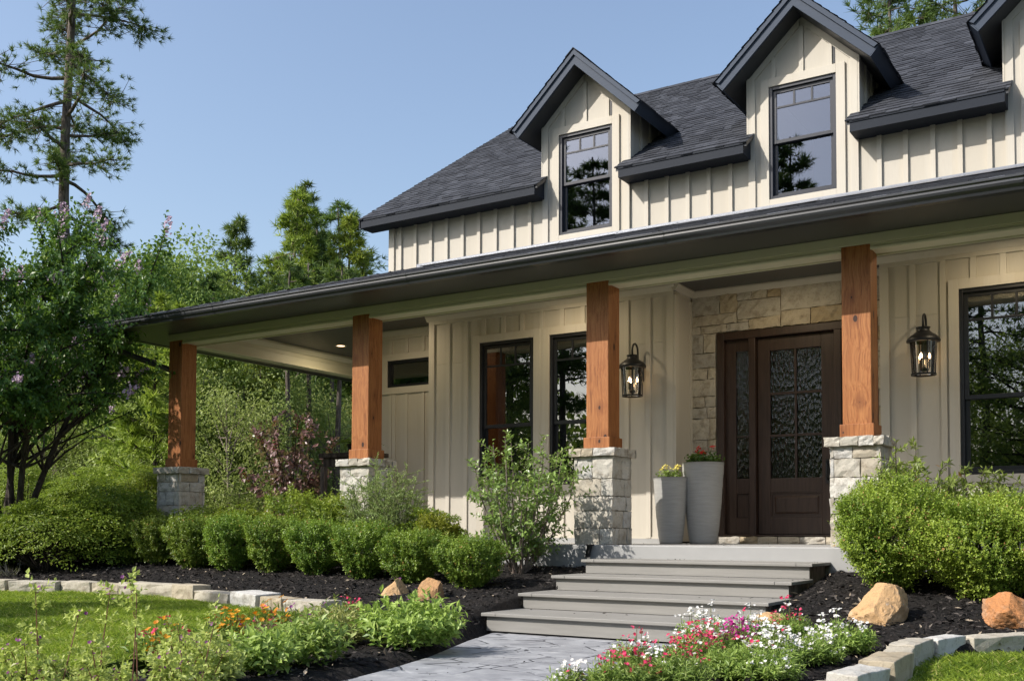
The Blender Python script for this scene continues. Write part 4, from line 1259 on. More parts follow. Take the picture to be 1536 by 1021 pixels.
sn = math.sqrt(1 + SL * SL); rs = RS(41)
q = MB()
shingles(q, (0, EY, EZ), (1, 0, 0), (0, 1 / sn, SL / sn), (0, -SL / sn, 1 / sn), (RY - EY) * sn, main_iv, rs)
shingles(q, (0, 2 * RY - EY, EZ), (1, 0, 0), (0, -1 / sn, SL / sn), (0, SL / sn, 1 / sn), (RY - EY) * sn, lambda s: [(RX0, RX1)], rs, 0.3, 0.011, 0.5, 0.9)
for k in range(42):
    x = RX0 + k * 0.305
    q.hull8([(x, RY - .13, RZ - .085 + .018), (x + .31, RY - .13, RZ - .085 + .018), (x + .31, RY + .13, RZ - .085 + .018), (x, RY + .13, RZ - .085 + .018), (x, RY - .01, RZ + .022), (x + .31, RY - .01, RZ + .026), (x + .31, RY + .01, RZ + .026), (x, RY + .01, RZ + .022)], rs.uniform(0, 1))
roof = q.build('roof', M['shingle'], house)
q = MB()
def deck(x0, x1, ya, yb, th=0.05, dz=-0.006):
    za, zb = EZ + SL * (ya - EY) + dz, EZ + SL * (yb - EY) + dz
    q.hull8([(x0, ya, za - th), (x1, ya, za - th), (x1, yb, zb - th), (x0, yb, zb - th), (x0, ya, za), (x1, ya, za), (x1, yb, zb), (x0, yb, zb)])
for a, b in main_iv(0.1): deck(a + .012, b - .012, EY + .01, 4.12)
deck(RX0 + .012, RX1 - .012, 4.12, RY)
yb = 2 * RY - EY
q.hull8([(RX0 + .01, RY, RZ - .056), (RX1 - .01, RY, RZ - .056), (RX1 - .01, yb, EZ - .056), (RX0 + .01, yb, EZ - .056), (RX0 + .01, RY, RZ - .006), (RX1 - .01, RY, RZ - .006), (RX1 - .01, yb, EZ - .006), (RX0 + .01, yb, EZ - .006)])
q.build('roof_deck', M['dark'], roof)
# eaves
for a, b in main_iv(0.1):
    q = MB(); a2, b2 = a + .05, b - .05
    if a == RX0: a2 = a + .02
    q.box(a2, b2, EY, EY + .03, 4.655, EZ - .012)
    q.box(a2 + .001, b2 - .001, EY - .010, EY - .001, EZ - .028, EZ - .010)
    q.box(a2, b2, EY + .03, YU, 4.655, 4.675)
    for x in (a2, b2 - .03):
        q.prism([(EY + .03, 4.675), (YU - .002, 4.675), (YU - .002, EZ + SL * .298 - .07), (EY + .03, EZ - .05)], x, x + .03, 'x')
    q.build('eave', M['eave'], roof)
q = MB()
for sgn in (1, -1):
    y0_, y1_ = (EY, RY) if sgn == 1 else (2 * RY - EY, RY)
    q.prism([(y0_, EZ - .012), (y1_, RZ - .012), (y1_, RZ - .20), (y0_, EZ - .15)] if sgn == 1 else [(y1_, RZ - .012), (y0_, EZ - .012), (y0_, EZ - .15), (y1_, RZ - .20)], RX0 + .012, RX0 + .045, 'x')
q.hull8([(RX0 + .045, EY + .03, EZ - .125), (-7.34, EY + .03, EZ - .125), (-7.34, RY, RZ - .15), (RX0 + .045, RY, RZ - .15), (RX0 + .045, EY + .03, EZ - .10), (-7.34, EY + .03, EZ - .10), (-7.34, RY, RZ - .12), (RX0 + .045, RY, RZ - .12)])
q.build('rake_board', M['fascia'], roof)

# upper wall with battens
q = MB(); wall_y(q, -7.34, 4.6, 3.5, 4.66, YU, .14, [(c - .56, c + .56, 3.5, 4.66) for c in DC[:3]])
uw = q.build('siding_wall', M['siding'], house)
mt = MB()
batten(-7.29, .10, 3.7, 4.655, YU, .026)
def in_dormer(x): return any(abs(x - c) < .70 for c in DC[:3])
for x in list(np.arange(-7.124, -4.7, .2825)) + [-3.398, -3.108, -2.825, -2.54, -2.26, -1.98, -.61, -.206, .08, .37, .65, .946, 2.55, 2.84, 3.13, 3.42, 3.71, 4.0, 4.29]:
    if not in_dormer(x): batten(x, .052, 3.7, 4.655, YU, .030)
mt.build('battens', M['trim'], uw)

# dormers
DW, DS, DF = 0.655, 0.937, 0.14       # half width, roof slope, roof thickness
DA = 6.46                              # ridge height of the dormer roof underside board line
cth = 1 / math.sqrt(1 + DS * DS); vt = DF / cth
HWF = 0.955
for c in DC[:3]:
    d = MB(); yF = YU - .012
    x0, x1, z0, z1 = c - .395, c + .405, 4.125, 5.495
    gz = lambda x: DA - vt + .02 - DS * abs(x - c)
    d.box(c - DW, x0, yF, yF + .12, 3.5, gz(c - DW)); d.box(x1, c + DW, yF, yF + .12, 3.5, gz(c + DW))
    d.box(x0, x1, yF, yF + .12, 3.5, z0)
    d.prism([(c - DW, gz(c - DW)), (x0, gz(c - DW)), (x0, z1), (x1, z1), (x1, gz(c + DW)), (c + DW, gz(c + DW)), (c, gz(c))], yF, yF + .12, 'y')
    for s in (-1, 1):
        xa, xb = sorted((c + s * DW, c + s * (DW - .1)))
        d.box(xa, xb, yF + .12, 4.9, 4.3, gz(c + DW) + .02)
    dm = d.build('dormer', M['siding'], house)
    window(x0, x1, z0, z1, yF, dm, 'glass_up', 'window_frame', 'frame', 0.49, 0.105, sub=True)
    mt = MB()
    for s in (-1, 1):
        x = c + s * (DW - .043); mt.box(x - .043, x + .043, yF - .022, yF + .004, 3.7, gz(x) - .04 if False else gz(c + DW) - .02)
        xa, xb = sorted((c + s * (DW + .018), c + s * (DW - .003))); mt.box(xa, xb, yF - .022, yF + .075, 4.9, gz(c + DW) - .02)
        # board following the rake
        p = [(c + s * .02, gz(c) - .03), (c + s * (DW - .002), gz(c + DW) - .026), (c + s * (DW - .002), gz(c + DW) - .125), (c + s * .02, gz(c) - .13)]
        if s == -1: p = p[::-1]
        mt.prism(p, yF - .016, yF + .004, 'y')
        mt.box(c + s * .335 - .026, c + s * .335 + .026, yF - .020, yF + .004, z1 + .106, gz(c + .335) - .12)
        xx = c + s * DW; xa, xb = sorted((xx, xx + s * .02))
        for y in (2.78, 3.08, 3.38): mt.box(xa, xb, y, y + .05, 4.9, gz(c + DW))
    mt.box(c - .026, c + .026, yF - .020, yF + .004, z1 + .106, gz(c) - .14)
    for x in (c - .27, c + .01, c + .29): mt.box(x - .026, x + .026, yF - .02, yF + .004, 3.7, z0 - .107)
    mt.build('battens', M['trim'], dm)
    v = MB(); v.box(c + .372, c + .392, yF - .006, yF + .003, z1 + .12, z1 + .37); v.build('batten_shadow', M['black'], dm)  # thin black strip put in as the shadow line right of the batten
    # roof
    y0_, y1_ = EY - .03, 5.0
    ch = lambda top, bot, hw0, hw1: [(c - hw0, DA - DS * hw0 + top), (c, DA + top), (c + hw0, DA - DS * hw0 + top), (c + hw1, DA - DS * hw1 + bot), (c, DA + bot), (c - hw1, DA - DS * hw1 + bot)]
    hw1 = HWF - DF * DS * cth
    r = MB()
    for s in (-1, 1):
        p = [(c, DA), (c + s * HWF, DA - DS * HWF), (c + s * hw1, DA - DS * hw1 - vt), (c, DA - vt)]
        r.prism(p if s == 1 else p[::-1], y0_ + .035, y1_, 'y')
    dr = r.build('dormer_roof', M['dark'], dm)
    r = MB()
    for s in (-1, 1):
        p = [(c, DA - .004), (c + s * (HWF - .004), DA - DS * (HWF - .004) - .004), (c + s * hw1, DA - DS * hw1 - vt + .002), (c, DA - vt + .002)]
        r.prism(p if s == 1 else p[::-1], y0_, y0_ + .034, 'y')
        p = [(c, DA + .006), (c + s * HWF, DA - DS * HWF + .006), (c + s * (HWF - .045), DA - DS * (HWF - .045) - .062), (c, DA - .066)]
        r.prism(p if s == 1 else p[::-1], y0_ - .022, y0_ - .001, 'y')
        nx, nz = s * DS * cth, cth
        e0 = (c + s * HWF, DA - DS * HWF); e1 = (c + s * hw1, DA - DS * hw1 - vt)
        q4 = [(e0[0] + s * .012, e0[1] + .002), (e1[0] + s * .012, e1[1] - .008), (e1[0] + s * .001, e1[1] - .001), (e0[0] + s * .001, e0[1] + .006)]
        r.prism(q4 if s == 1 else q4[::-1], y0_ + .001, 3.9, 'y')
    r.build('rake_fascia', M['fascia'], dm)
    r = MB()
    for s in (-1, 1):
        LL = HWF / cth + .02
        shingles(r, (c + s * (HWF + .014), y0_ - .035, DA - DS * (HWF + .014) + .010), (0, 1, 0), (-s * cth, 0, DS * cth), (s * DS * cth, 0, cth), LL, lambda sv: [(0, 2.85)], rs)
    for k in range(11):
        y = y0_ - .035 + k * .26; a = rs.uniform(0, 1); u0, u1 = DA + .026, DA + .019
        r.prism([(c - .12, u0 - .12 * DS), (c, u0 - .012), (c + .12, u0 - .12 * DS), (c + .12, u0 - .12 * DS + .010), (c, u0), (c - .12, u0 - .12 * DS + .010)][::-1], y, y + .255, 'y', a)
    r.build('shingles', M['shingle'], dm)

# porch roof
PS = 0.330; PY, PZ = -0.70, 2.952; PXL = GX0 - .06
pn = math.sqrt(1 + PS * PS)
def porch_iv(s):
    y = s / pn
    return [(PXL + y, 4.6)]
def side_iv(s):
    x = s / pn
    return [(PY + x, 8.0)]
q = MB()
shingles(q, (0, PY, PZ), (1, 0, 0), (0, 1 / pn, PS / pn), (0, -PS / pn, 1 / pn), 3.22 * pn, porch_iv, rs, 0.135, 0.009)
shingles(q, (PXL, 0, PZ), (0, 1, 0), (1 / pn, 0, PS / pn), (-PS / pn, 0, 1 / pn), 3.1 * pn, side_iv, rs, 0.135, 0.009)
k = 3.2
q.add([(PXL, PY, PZ - .012), (4.6, PY, PZ - .012), (4.6, PY + k, PZ + PS * k - .012), (PXL + k, PY + k, PZ + PS * k - .012), (PXL, 8.0, PZ - .012), (PXL + k, 8.0, PZ + PS * k - .012)], [(0, 1, 2, 3), (0, 3, 5, 4)], 0.2)
for j in range(14):
    a0, a1 = j * .235, j * .235 + .24
    P0 = np.array([PXL + a0, PY + a0, PZ + PS * a0 + .012]); P1 = np.array([PXL + a1, PY + a1, PZ + PS * a1 + .02])
    sd = np.array([.10, -.10, -.045]); 
    q.add([P0 + sd, P0, P0 + sd * np.array([-1, -1, 1]), P1 + sd * np.array([-1, -1, 1]), P1, P1 + sd], [(0, 1, 4, 5), (1, 2, 3, 4)], rs.uniform(0, 1))
pr = q.build('porch_roof', M['shingle'], house)
q = MB()
q.prism([(PY - .035, PZ - .022), (PY - .034, PZ - .004), (PY + .05, PZ + .026), (PY + .05, PZ + .008)], GX0 - .05, 4.6, 'x')
xx = -6.7; r9 = RS(5)
while xx < 4.5:
    l = r9.uniform(.5, 1.4)
    zb = PZ + PS * (YU - .10 - PY) + .018
    q.hull8([(xx, YU - .10 + r9.uniform(-.012, .012), zb), (xx + l, YU - .10 + r9.uniform(-.012, .012), zb + r9.uniform(0, .006)), (xx + l, YU - .03, zb + .035), (xx, YU - .03, zb + .035), (xx, YU - .10, zb + .008), (xx + l, YU - .10, zb + .008), (xx + l, YU - .032, zb + .05), (xx, YU - .032, zb + .05)])
    xx += l - .03
q.box(-6.8, 4.5, YU - .04, YU - .028, PZ + PS * (YU - PY) - .02, PZ + PS * (YU - PY) + .045)
q.build('flashing', M['flash'], pr)

# ------------------------------------------------------------------ porch steps
steps = empty('porch_steps', (-1.194, -1.3, PATH_Z), 'four wide grey composite steps climbing from the path to the porch', 'steps')
XL, XR, TD, RI, YF = -2.316, -0.072, 0.5778, 0.1346, -2.481
cxs = (XL + XR) / 2; sy = -1.3
for k in range(4):
    y = YF + k * TD; z = -RI * (4 - k); yb = y + TD + .03 if k < 3 else -0.172
    q = MB(); th = .027; bw = .14; g_ = .002
    q.box(XL + bw + g_, XR - bw - g_, y, y + bw, z - th, z)
    q.hull8([(XL, y, z - th), (XL + bw + .0, y, z - th), (XL + bw, y + bw, z - th), (XL, y + bw, z - th), (XL, y, z), (XL + bw, y, z), (XL + bw, y + bw, z), (XL, y + bw, z)])
    q.hull8([(XR - bw, y, z - th), (XR, y, z - th), (XR, y + bw, z - th), (XR - bw, y + bw, z - th), (XR - bw, y, z), (XR, y, z), (XR, y + bw, z), (XR - bw, y + bw, z)])
    q.box(XL, XL + bw, y + bw + g_, yb, z - th, z); q.box(XR - bw, XR, y + bw + g_, yb, z - th, z)
    n_ = 3; yy = y + bw + g_; bd = (yb - yy) / n_
    for j in range(n_): q.box(XL + bw + g_, XR - bw - g_, yy + j * bd + g_, yy + (j + 1) * bd, z - th, z)
    q.build('tread', M['step'], steps, None, bevel=.004, shift=(cxs, sy, PATH_Z))
    zb = z - RI if k else PATH_Z + .012
    q = MB(); q.box(XL + .035, XR - .035, y + .035, y + .055, zb + .002, z - th - .001); q.build('riser', M['step'], steps, bevel=.002, shift=(cxs, sy, PATH_Z))
for x in (XL + .05, XR - .09):
    q = MB(); pts = []
    for k in range(4): pts += [(YF + k * TD + .056, -RI * (4 - k) - .03 - (RI if k else .13)), (YF + k * TD + .056, -RI * (4 - k) - .03)]
    pts += [(-.175, -RI - .03), (-.175, -RI - .24)]
    q.prism(pts, x, x + .04, 'x')
    q.build('stringer', M['bark_pale'], steps, shift=(cxs, sy, PATH_Z))


# ------------------------------------------------------------------ lamps
def lantern(loc, label):
    r = empty('wall_lantern', loc, label, 'lantern', 'black lanterns on the porch wall')     # loc on the wall
    dy = -0.20
    q = MB(); q.box(-.055, .055, -.03, -.0005, -.16, .06); q.build('back_plate', M['iron'], r, bevel=.004)
    q = MB(); arc = [(0, -.02, .0), (0, -.05, .10)] + [(0, dy / 2 - .03 + .075 * math.cos(t), .19 + .085 * math.sin(t)) for t in np.linspace(0.0, math.pi, 9)] + [(0, dy, .10)]
    q.tube(arc, .012, 8); q.build('arm', M['iron'], r, smooth=True)
    q = MB(); q.lathe([(.118, -.02), (.160, -.015), (.162, .002), (.150, .022), (.120, .05), (.085, .072), (.062, .095), (.058, .118), (.068, .124), (.068, .132), (.02, .134)], (0, dy, 0), 28, capb=False)
    q.build('hood', M['iron'], r, smooth=True)
    q = MB()
    for k in range(4):
        a = k * math.pi / 2 + .5; ca, sa = math.cos(a), math.sin(a)
        q.tube([(.128 * ca, dy + .128 * sa, -.018), (.112 * ca, dy + .112 * sa, -.345)], .0065, 6)
    q.lathe([(.100, -.352), (.120, -.352), (.122, -.336), (.104, -.334)], (0, dy, 0), 28, capb=False, capt=False)
    q.lathe([(.104, -.334), (.100, -.352)], (0, dy, 0), 28, capb=False, capt=False)
    q.build('frame', M['iron'], r)
    q = MB(); q.lathe([(.102, -.338), (.122, -.02)], (0, dy, 0), 28, capb=False, capt=False); q.build('glass', M['glass_lamp'], r, smooth=True)
    q = MB(); q.lathe([(.004, -.318), (.03, -.31), (.034, -.285), (.012, -.265), (.005, -.26), (.005, -.02)], (0, dy, 0), 12)
    for k in range(3):
        a = k * 2.094 + .3; q.tube([(0, dy, -.295), (.045 * math.cos(a), dy + .045 * math.sin(a), -.30), (.055 * math.cos(a), dy + .055 * math.sin(a), -.27)], .005, 5)
    q.build('candle_holder', M['iron'], r)
    for k in range(3):
        a = k * 2.094 + .3; c = (.055 * math.cos(a), dy + .055 * math.sin(a), -.27)
        q = MB(); q.lathe([(.010, 0), (.010, .085)], c, 10); cd = q.build('candle', M['iron'], r)
        q = MB(); q.lathe([(.006, .086), (.012, .10), (.011, .115), (.003, .14)], c, 10); q.build('bulb', M['lamp'], cd, smooth=True)
    return r


lantern((0.465, YW, 2.055), 'black lantern right of the fourth timber post beside the big window')
lantern((-2.745, YW, 2.055), 'black lantern left of the stone entry, half behind a timber post')

for lab, x, y in (('lit downlight in the side porch ceiling seen left of the second post', -8.32, 2.53), ('lit downlight in the porch ceiling before the paired windows', -3.55, 0.85), ('lit downlight in the porch ceiling before the right hand window', 1.3, 0.85), ('lit downlight in the porch ceiling above the front door', -1.05, 1.0), ('lit downlight in the porch ceiling near the left wall corner', -6.3, 1.0)):
    r = empty('recessed_light', (x, y, CEIL), lab, 'downlight', 'downlights in the porch ceiling')
    q = MB(); q.lathe([(.062, -.004), (.088, -.006), (.088, -.0005), (.062, -.0005)], (0, 0, 0), 24, capb=False, capt=False); q.build('trim_ring', M['white_trim'], r)
    q = MB(); q.lathe([(.062, -.003), (.001, -.003)], (0, 0, 0), 24, capb=False, capt=False); q.build('lens', M['downlight'], r)
    ld = bpy.data.lights.new('downlight', 'AREA'); ld.shape = 'DISK'; ld.size = .12; ld.energy = 6.0; ld.color = (1.0, .82, .56)
    lo = bpy.data.objects.new('lamp', ld); lo.location = (0, 0, -.012); COL.objects.link(lo); lo.parent = r

r = empty('floodlight', (-9.72, -0.32, 2.846), 'small black floodlight under the left corner of the porch eave', 'floodlight')
q = MB(); q.lathe([(.05, -.02), (.05, 0)], (0, 0, 0), 16); q.tube([(0, 0, -.02), (0, -.02, -.07)], .018, 8); q.tube([(0, -.02, -.05), (-.12, .02, -.07)], .015, 8); q.build('bracket', M['iron'], r)
for dx in (0.02, -0.16):
    q = MB(); q.tube([(dx + .0, .07, -.075), (dx + .005, .0, -.085), (dx + .02, -.09, -.10)], [.03, .045, .062], 16); h_ = q.build('lamp_head', M['iron'], r, smooth=False)
    q = MB(); q.tube([(dx + .0202, -.0905, -.1001), (dx + .0215, -.098, -.1015)], [.056, .045], 16); q.build('lens', M['white_trim'], h_)

r = empty('step_light', (-2.52, -0.215, -0.12), 'small black landscape light leaning on the porch slab beside the top step', 'garden light')
q = MB(); q.hull8([(-.03, -.02, -.01), (.01, -.02, -.01), (.01, .02, -.01), (-.03, .02, -.01), (-.005, -.02, .11), (.04, -.02, .11), (.04, .02, .11), (-.005, .02, .11)]); q.build('body', M['iron'], r, bevel=.004)
q = MB(); q.box(-.012, .05, -.03, .035, .11, .125); q.build('shade', M['iron'], r, bevel=.003)


# ------------------------------------------------------------------ planters and porch things
def planter(loc, rt, rb, h, label, seed):
    r = empty('planter', loc, label, 'planter', 'tall grey planters by the door')
    rs = RS(seed); prof = []
    for k in range(26):
        t = k / 25; prof.append((rb + (rt - rb) * (t ** 0.62) + rs.normal(0, .0012), t * h))
    prof += [(rt + .004, h), (rt - .02, h + .002), (rt - .024, h - .03), (rt - .03, h - .05)]
    q = MB(); q.lathe(prof, (0, 0, 0), 40, capt=False); q.build('pot', M['skin_pot'], r, smooth=True)
    q = MB(); q.lathe([(rt - .028, h - .045), (.001, h - .03)], (0, 0, 0), 24, capb=False, capt=False); q.build('potting_soil', M['soil'], r)
    return r


planter((-1.86, 1.25, 0), .232, .142, .90, 'taller grey planter with red geraniums beside the front door', 3)
planter((-2.16, 1.05, 0), .190, .120, .735, 'shorter grey planter with yellow flowers left of its taller twin', 4)


def blossoms(mb, rs, P, r, a, npet=6, cup=0.3, face=None):
    n = len(P)
    if face is None: face = np.array([0, -0.35, 1.0])
    Nn = nrm(face + rs.normal(size=(n, 3)) * 0.45)
    T = nrm(np.cross(Nn, rdir(rs, n))); B = np.cross(Nn, T)
    k = npet * 2; ang = np.arange(k) * 2 * math.pi / k
    rr = np.where(np.arange(k) % 2 == 0, 1.0, 0.72)
    r = np.broadcast_to(np.asarray(r, float), (n,)) * rs.uniform(.8, 1.2, n)
    ring = P[:, None, :] + (T[:, None, :] * np.cos(ang)[None, :, None] + B[:, None, :] * np.sin(ang)[None, :, None]) * (rr[None, :, None] * r[:, None, None]) + Nn[:, None, :] * (cup * r)[:, None, None] * rs.uniform(.6, 1.2, (n, k, 1))
    V = np.concatenate([P[:, None, :], ring], axis=1).reshape(-1, 3)
    base = np.arange(n)[:, None] * (k + 1)
    F = np.stack([np.broadcast_to(base, (n, k)), base + 1 + np.arange(k)[None, :], base + 1 + (np.arange(k)[None, :] + 1) % k], axis=-1).reshape(-1, 3)
    mb.arr(V, F, np.repeat(np.clip(a, 0, 1), k))


def potted(loc, seed, label, cat, leaf, petal_, nfl, r, h, fr, nshoot, L, W, headn=10):
    root = empty('potted_flower', loc, label, cat)
    rs = RS(seed); q = MB()
    B = np.stack([rs.normal(0, r * .35, nshoot), rs.normal(0, r * .35, nshoot), rs.uniform(0, h * .3, nshoot)], axis=1)
    D = np.stack([B[:, 0] * 3 / r * .3, B[:, 1] * 3 / r * .3, np.full(nshoot, .8)], axis=1) + rs.normal(size=(nshoot, 3)) * .3
    shoots(q, rs, B, D, h * .6, 7, L, W, .35 + rs.normal(0, .1, nshoot), 1.1); q.build('foliage', M[leaf], root)
    s = MB(); f = MB(); 
    for k in range(nfl):
        a = rs.uniform(0, 6.28); e = Vector((math.cos(a) * r * rs.uniform(.3, 1), math.sin(a) * r * rs.uniform(.3, 1), h * rs.uniform(.75, 1.15)))
        s.tube([(e.x * .3, e.y * .3, 0), e], .003, 4)
        P = np.array(e) + rs.normal(size=(headn, 3)) * fr * np.array([.7, .7, .35])
        blossoms(f, rs, P, fr * .5, rs.uniform(0, 1, headn), 5)
    s.build('stems', M['stemgreen'], root); f.build('blossoms', M[petal_], root)


potted((-1.86, 1.25, .855), 8, 'red geraniums growing in the taller grey planter', 'potted plant', 'myrtle', 'p_geran', 5, .16, .20, .030, 60, .045, .04, 12)
potted((-2.16, 1.05, .69), 9, 'pale yellow flowers growing in the shorter grey planter', 'potted plant', 'vinca', 'p_yellow', 6, .12, .16, .026, 45, .032, .025, 10)

r = empty('console_table', (-7.02, 1.35, 0), 'tall narrow wooden table with a fern on it behind the second post', 'table')
q = MB(); q.box(-.42, .42, -.25, .25, 1.14, 1.20); q.build('top', M['bark_dark'], r, bevel=.005)
q = MB(); q.box(-.37, .37, -.21, .21, 1.02, 1.139); q.build('apron', M['bark_dark'], r)
for sx in (-1, 1):
    for sy_ in (-1, 1): q = MB(); q.box(sx * .36 - .035, sx * .36 + .035, sy_ * .2 - .035, sy_ * .2 + .035, 0, 1.019); q.build('leg', M['bark_pine'], r)
r = empty('potted_fern', (-6.98, 1.35, 1.20), 'dark green fern with drooping fronds on the tall porch table', 'fern')
q = MB(); q.lathe([(.09, 0), (.12, .12), (.125, .13), (.11, .13)], (0, 0, 0), 20); q.build('pot', M['soil'], r)
q = MB(); rs = RS(5)
for k in range(26):
    a = rs.uniform(0, 6.28); l = rs.uniform(.32, .52); el = rs.uniform(.15, .8)
    pts = [np.array([math.cos(a) * l * t * math.cos(el * (1 - t)), math.sin(a) * l * t * math.cos(el * (1 - t)), .12 + l * (t * math.sin(el) - .55 * t * t)]) for t in np.linspace(0, 1, 14)]
    for i in range(1, 14):
        d = nrm((pts[i] - pts[i - 1])[None])[0]; sd = np.cross(d, [0, 0, 1.0]); w = .085 * math.sin(math.pi * min(1, i / 13 + .08)) + .01
        for s in (-1, 1): leafquads(q, pts[i][None], (d * .4 + sd * s)[None], np.array([[0, 0, 1.0]]), w, .018, np.array([rs.uniform(.1, .5)]))
q.build('fronds', M['myrtle'], r)


# ------------------------------------------------------------------ boxwood hedge
hedge_spots = [(-9.06, -0.72, .62, .33, 'leftmost boxwood of the clipped hedge, dark in the shade'), (-8.36, -0.84, .63, .36, 'second boxwood from the left in the clipped hedge'), (-7.58, -0.94, .66, .38, 'third boxwood from the left, broad topped, in the clipped hedge'),
               (-6.86, -1.0, .68, .38, 'fourth boxwood from the left in the clipped hedge'), (-6.16, -1.04, .67, .36, 'fifth boxwood from the left with a narrow foot in the hedge'), (-5.42, -1.1, .63, .40, 'sixth boxwood from the left, wide, in front of the feathery shrub'),
               (-4.64, -1.2, .60, .40, 'boxwood of the hedge just behind the small sandy boulder'), (-3.86, -1.36, .55, .40, 'boxwood of the hedge behind the two tan boulders'), (-3.10, -1.5, .48, .40, 'lowest boxwood at the right end of the hedge nearest the steps')]
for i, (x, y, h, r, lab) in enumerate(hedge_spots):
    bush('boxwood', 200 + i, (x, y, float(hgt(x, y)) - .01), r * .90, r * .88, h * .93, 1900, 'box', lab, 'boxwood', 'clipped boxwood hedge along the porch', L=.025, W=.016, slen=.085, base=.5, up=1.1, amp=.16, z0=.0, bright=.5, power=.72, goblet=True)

# big boxwoods right of the steps
bush('boxwood', 231, (.58, -.98, -.34), .43, .43, .80, 6500, 'box_bright', 'bright green rounded boxwood between the fourth post and the boulder', 'boxwood', None, L=.019, W=.013, slen=.095, base=.62, up=.7, amp=.27, z0=.03, bright=.5, power=.85)
bush('boxwood', 237, (1.42, -1.12, -.36), .50, .48, .80, 7200, 'box_bright', 'widest bright boxwood under the right hand window behind the rusty boulder', 'boxwood', None, L=.019, W=.013, slen=.095, base=.62, up=.7, amp=.27, z0=.03, bright=.5, power=.85)
bush('boxwood', 239, (2.45, -1.0, -.36), .50, .48, .78, 2200, 'box_bright', 'bright boxwood cut by the right picture edge', 'boxwood', None, L=.019, W=.013, slen=.095, base=.62, up=.7, amp=.27, z0=.03, bright=.5, power=.85)


def leggy(name, seed, loc, r, h, nst, leaf, bark, label, L, W, per=14, ztop=1.0, foot=.12, slen=.22, nside=7, cat='shrub', droop=.15, tone=.45, start=.3, group=None, rad=.010, wide=1.0, ang=1.0):
    """open shrub: stems rising from one foot, each with leafy side shoots"""
    root = empty(name, loc, label, cat, group)
    rs = RS(seed); st = MB(); lf = MB(); B = []; D = []; SLn = []; T = []
    for i in range(nst):
        a = i * 2.4 + rs.uniform(-.5, .5); out = r * math.sqrt((i + .6) / nst) * rs.uniform(.75, 1.1)
        top = h * rs.uniform(.72, 1.0) * (1 - .30 * (out / r) ** 2)
        p0 = Vector((math.cos(a) * foot * rs.uniform(.2, 1), math.sin(a) * foot * rs.uniform(.2, 1), -.05))
        e = Vector((math.cos(a) * out * wide, math.sin(a) * out, top))
        c = Vector((e.x * .75, e.y * .75, top * .45))
        pts = [(p0 * (1 - t) ** 2 + c * 2 * t * (1 - t) + e * t * t) + Vector((rs.normal() * .012, rs.normal() * .012, 0)) * (4 * t * (1 - t)) for t in np.linspace(0, 1, 9)]
        st.tube(pts, [rad * (1 - .8 * k / 8) + .0015 for k in range(9)], 5)
        for j in range(nside):
            t = start + (1 - start) * (j + rs.uniform(0, 1)) / nside
            k = min(7, int(t * 8)); p = pts[k].lerp(pts[k + 1], t * 8 - k)
            q = rs.uniform(0, 6.28); d = Vector((math.cos(q), math.sin(q), rs.uniform(.1, .9))) + Vector((e.x, e.y, 0)) * .5 / max(r, .1)
            d.normalize(); sl = slen * rs.uniform(.6, 1.3) * (1.15 - .5 * t)
            st.tube([p, p + d * sl], [rad * .3, .0012], 4, cap=False)
            B.append(p); D.append(d); SLn.append(sl); T.append(tone + rs.normal() * .12 + .12 * (t - .5))
        B.append(pts[6]); D.append((pts[8] - pts[6])); SLn.append((pts[8] - pts[6]).length * 1.15); T.append(tone + .2)
    B = np.array([tuple(p) for p in B]); D = np.array([tuple(p) for p in D])
    shoots(lf, rs, B, D, np.array(SLn), per, L, W, np.array(T), ang)
    st.build('stems', M[bark], root); lf.build('foliage', M[leaf], root)
    return root


leggy('flowering_shrub', 301, (-3.08, -.62, -.27), .64, 1.42, 24, 'holly', 'bark_pale', 'tall airy shrub with glossy pale leaves left of the steps before the third post', .055, .029, 13, foot=.10, slen=.27, nside=15, start=.14, tone=.5, rad=.011)
leggy('flowering_shrub', 302, (.62, -.45, -.25), .50, 1.14, 26, 'olive_leaf', 'bark_dark', 'loose bronze tipped shrub rising behind the boxwood at the fourth post', .060, .022, 14, slen=.2, nside=9, start=.35, tone=.55)
leggy('flowering_shrub', 303, (1.18, -.45, -.25), .34, 1.02, 16, 'olive_leaf', 'bark_dark', 'loose bronze tipped shrub below the big window sill', .060, .022, 14, slen=.2, nside=9, start=.4, tone=.6)
leggy('flowering_shrub', 304, (1.62, -.5, -.25), .36, .95, 14, 'olive_leaf', 'bark_dark', 'loose leafy shrub at the right picture edge under the window', .060, .022, 13, slen=.2, nside=6, start=.4, tone=.5)
leggy('feathery_shrub', 305, (-4.90, -.55, -.25), .50, 1.2, 46, 'feather', 'stemgreen', 'light feathery shrub leaning right before the second stone pier', .026, .012, 22, slen=.24, nside=13, start=.25, tone=.55, ang=.7)
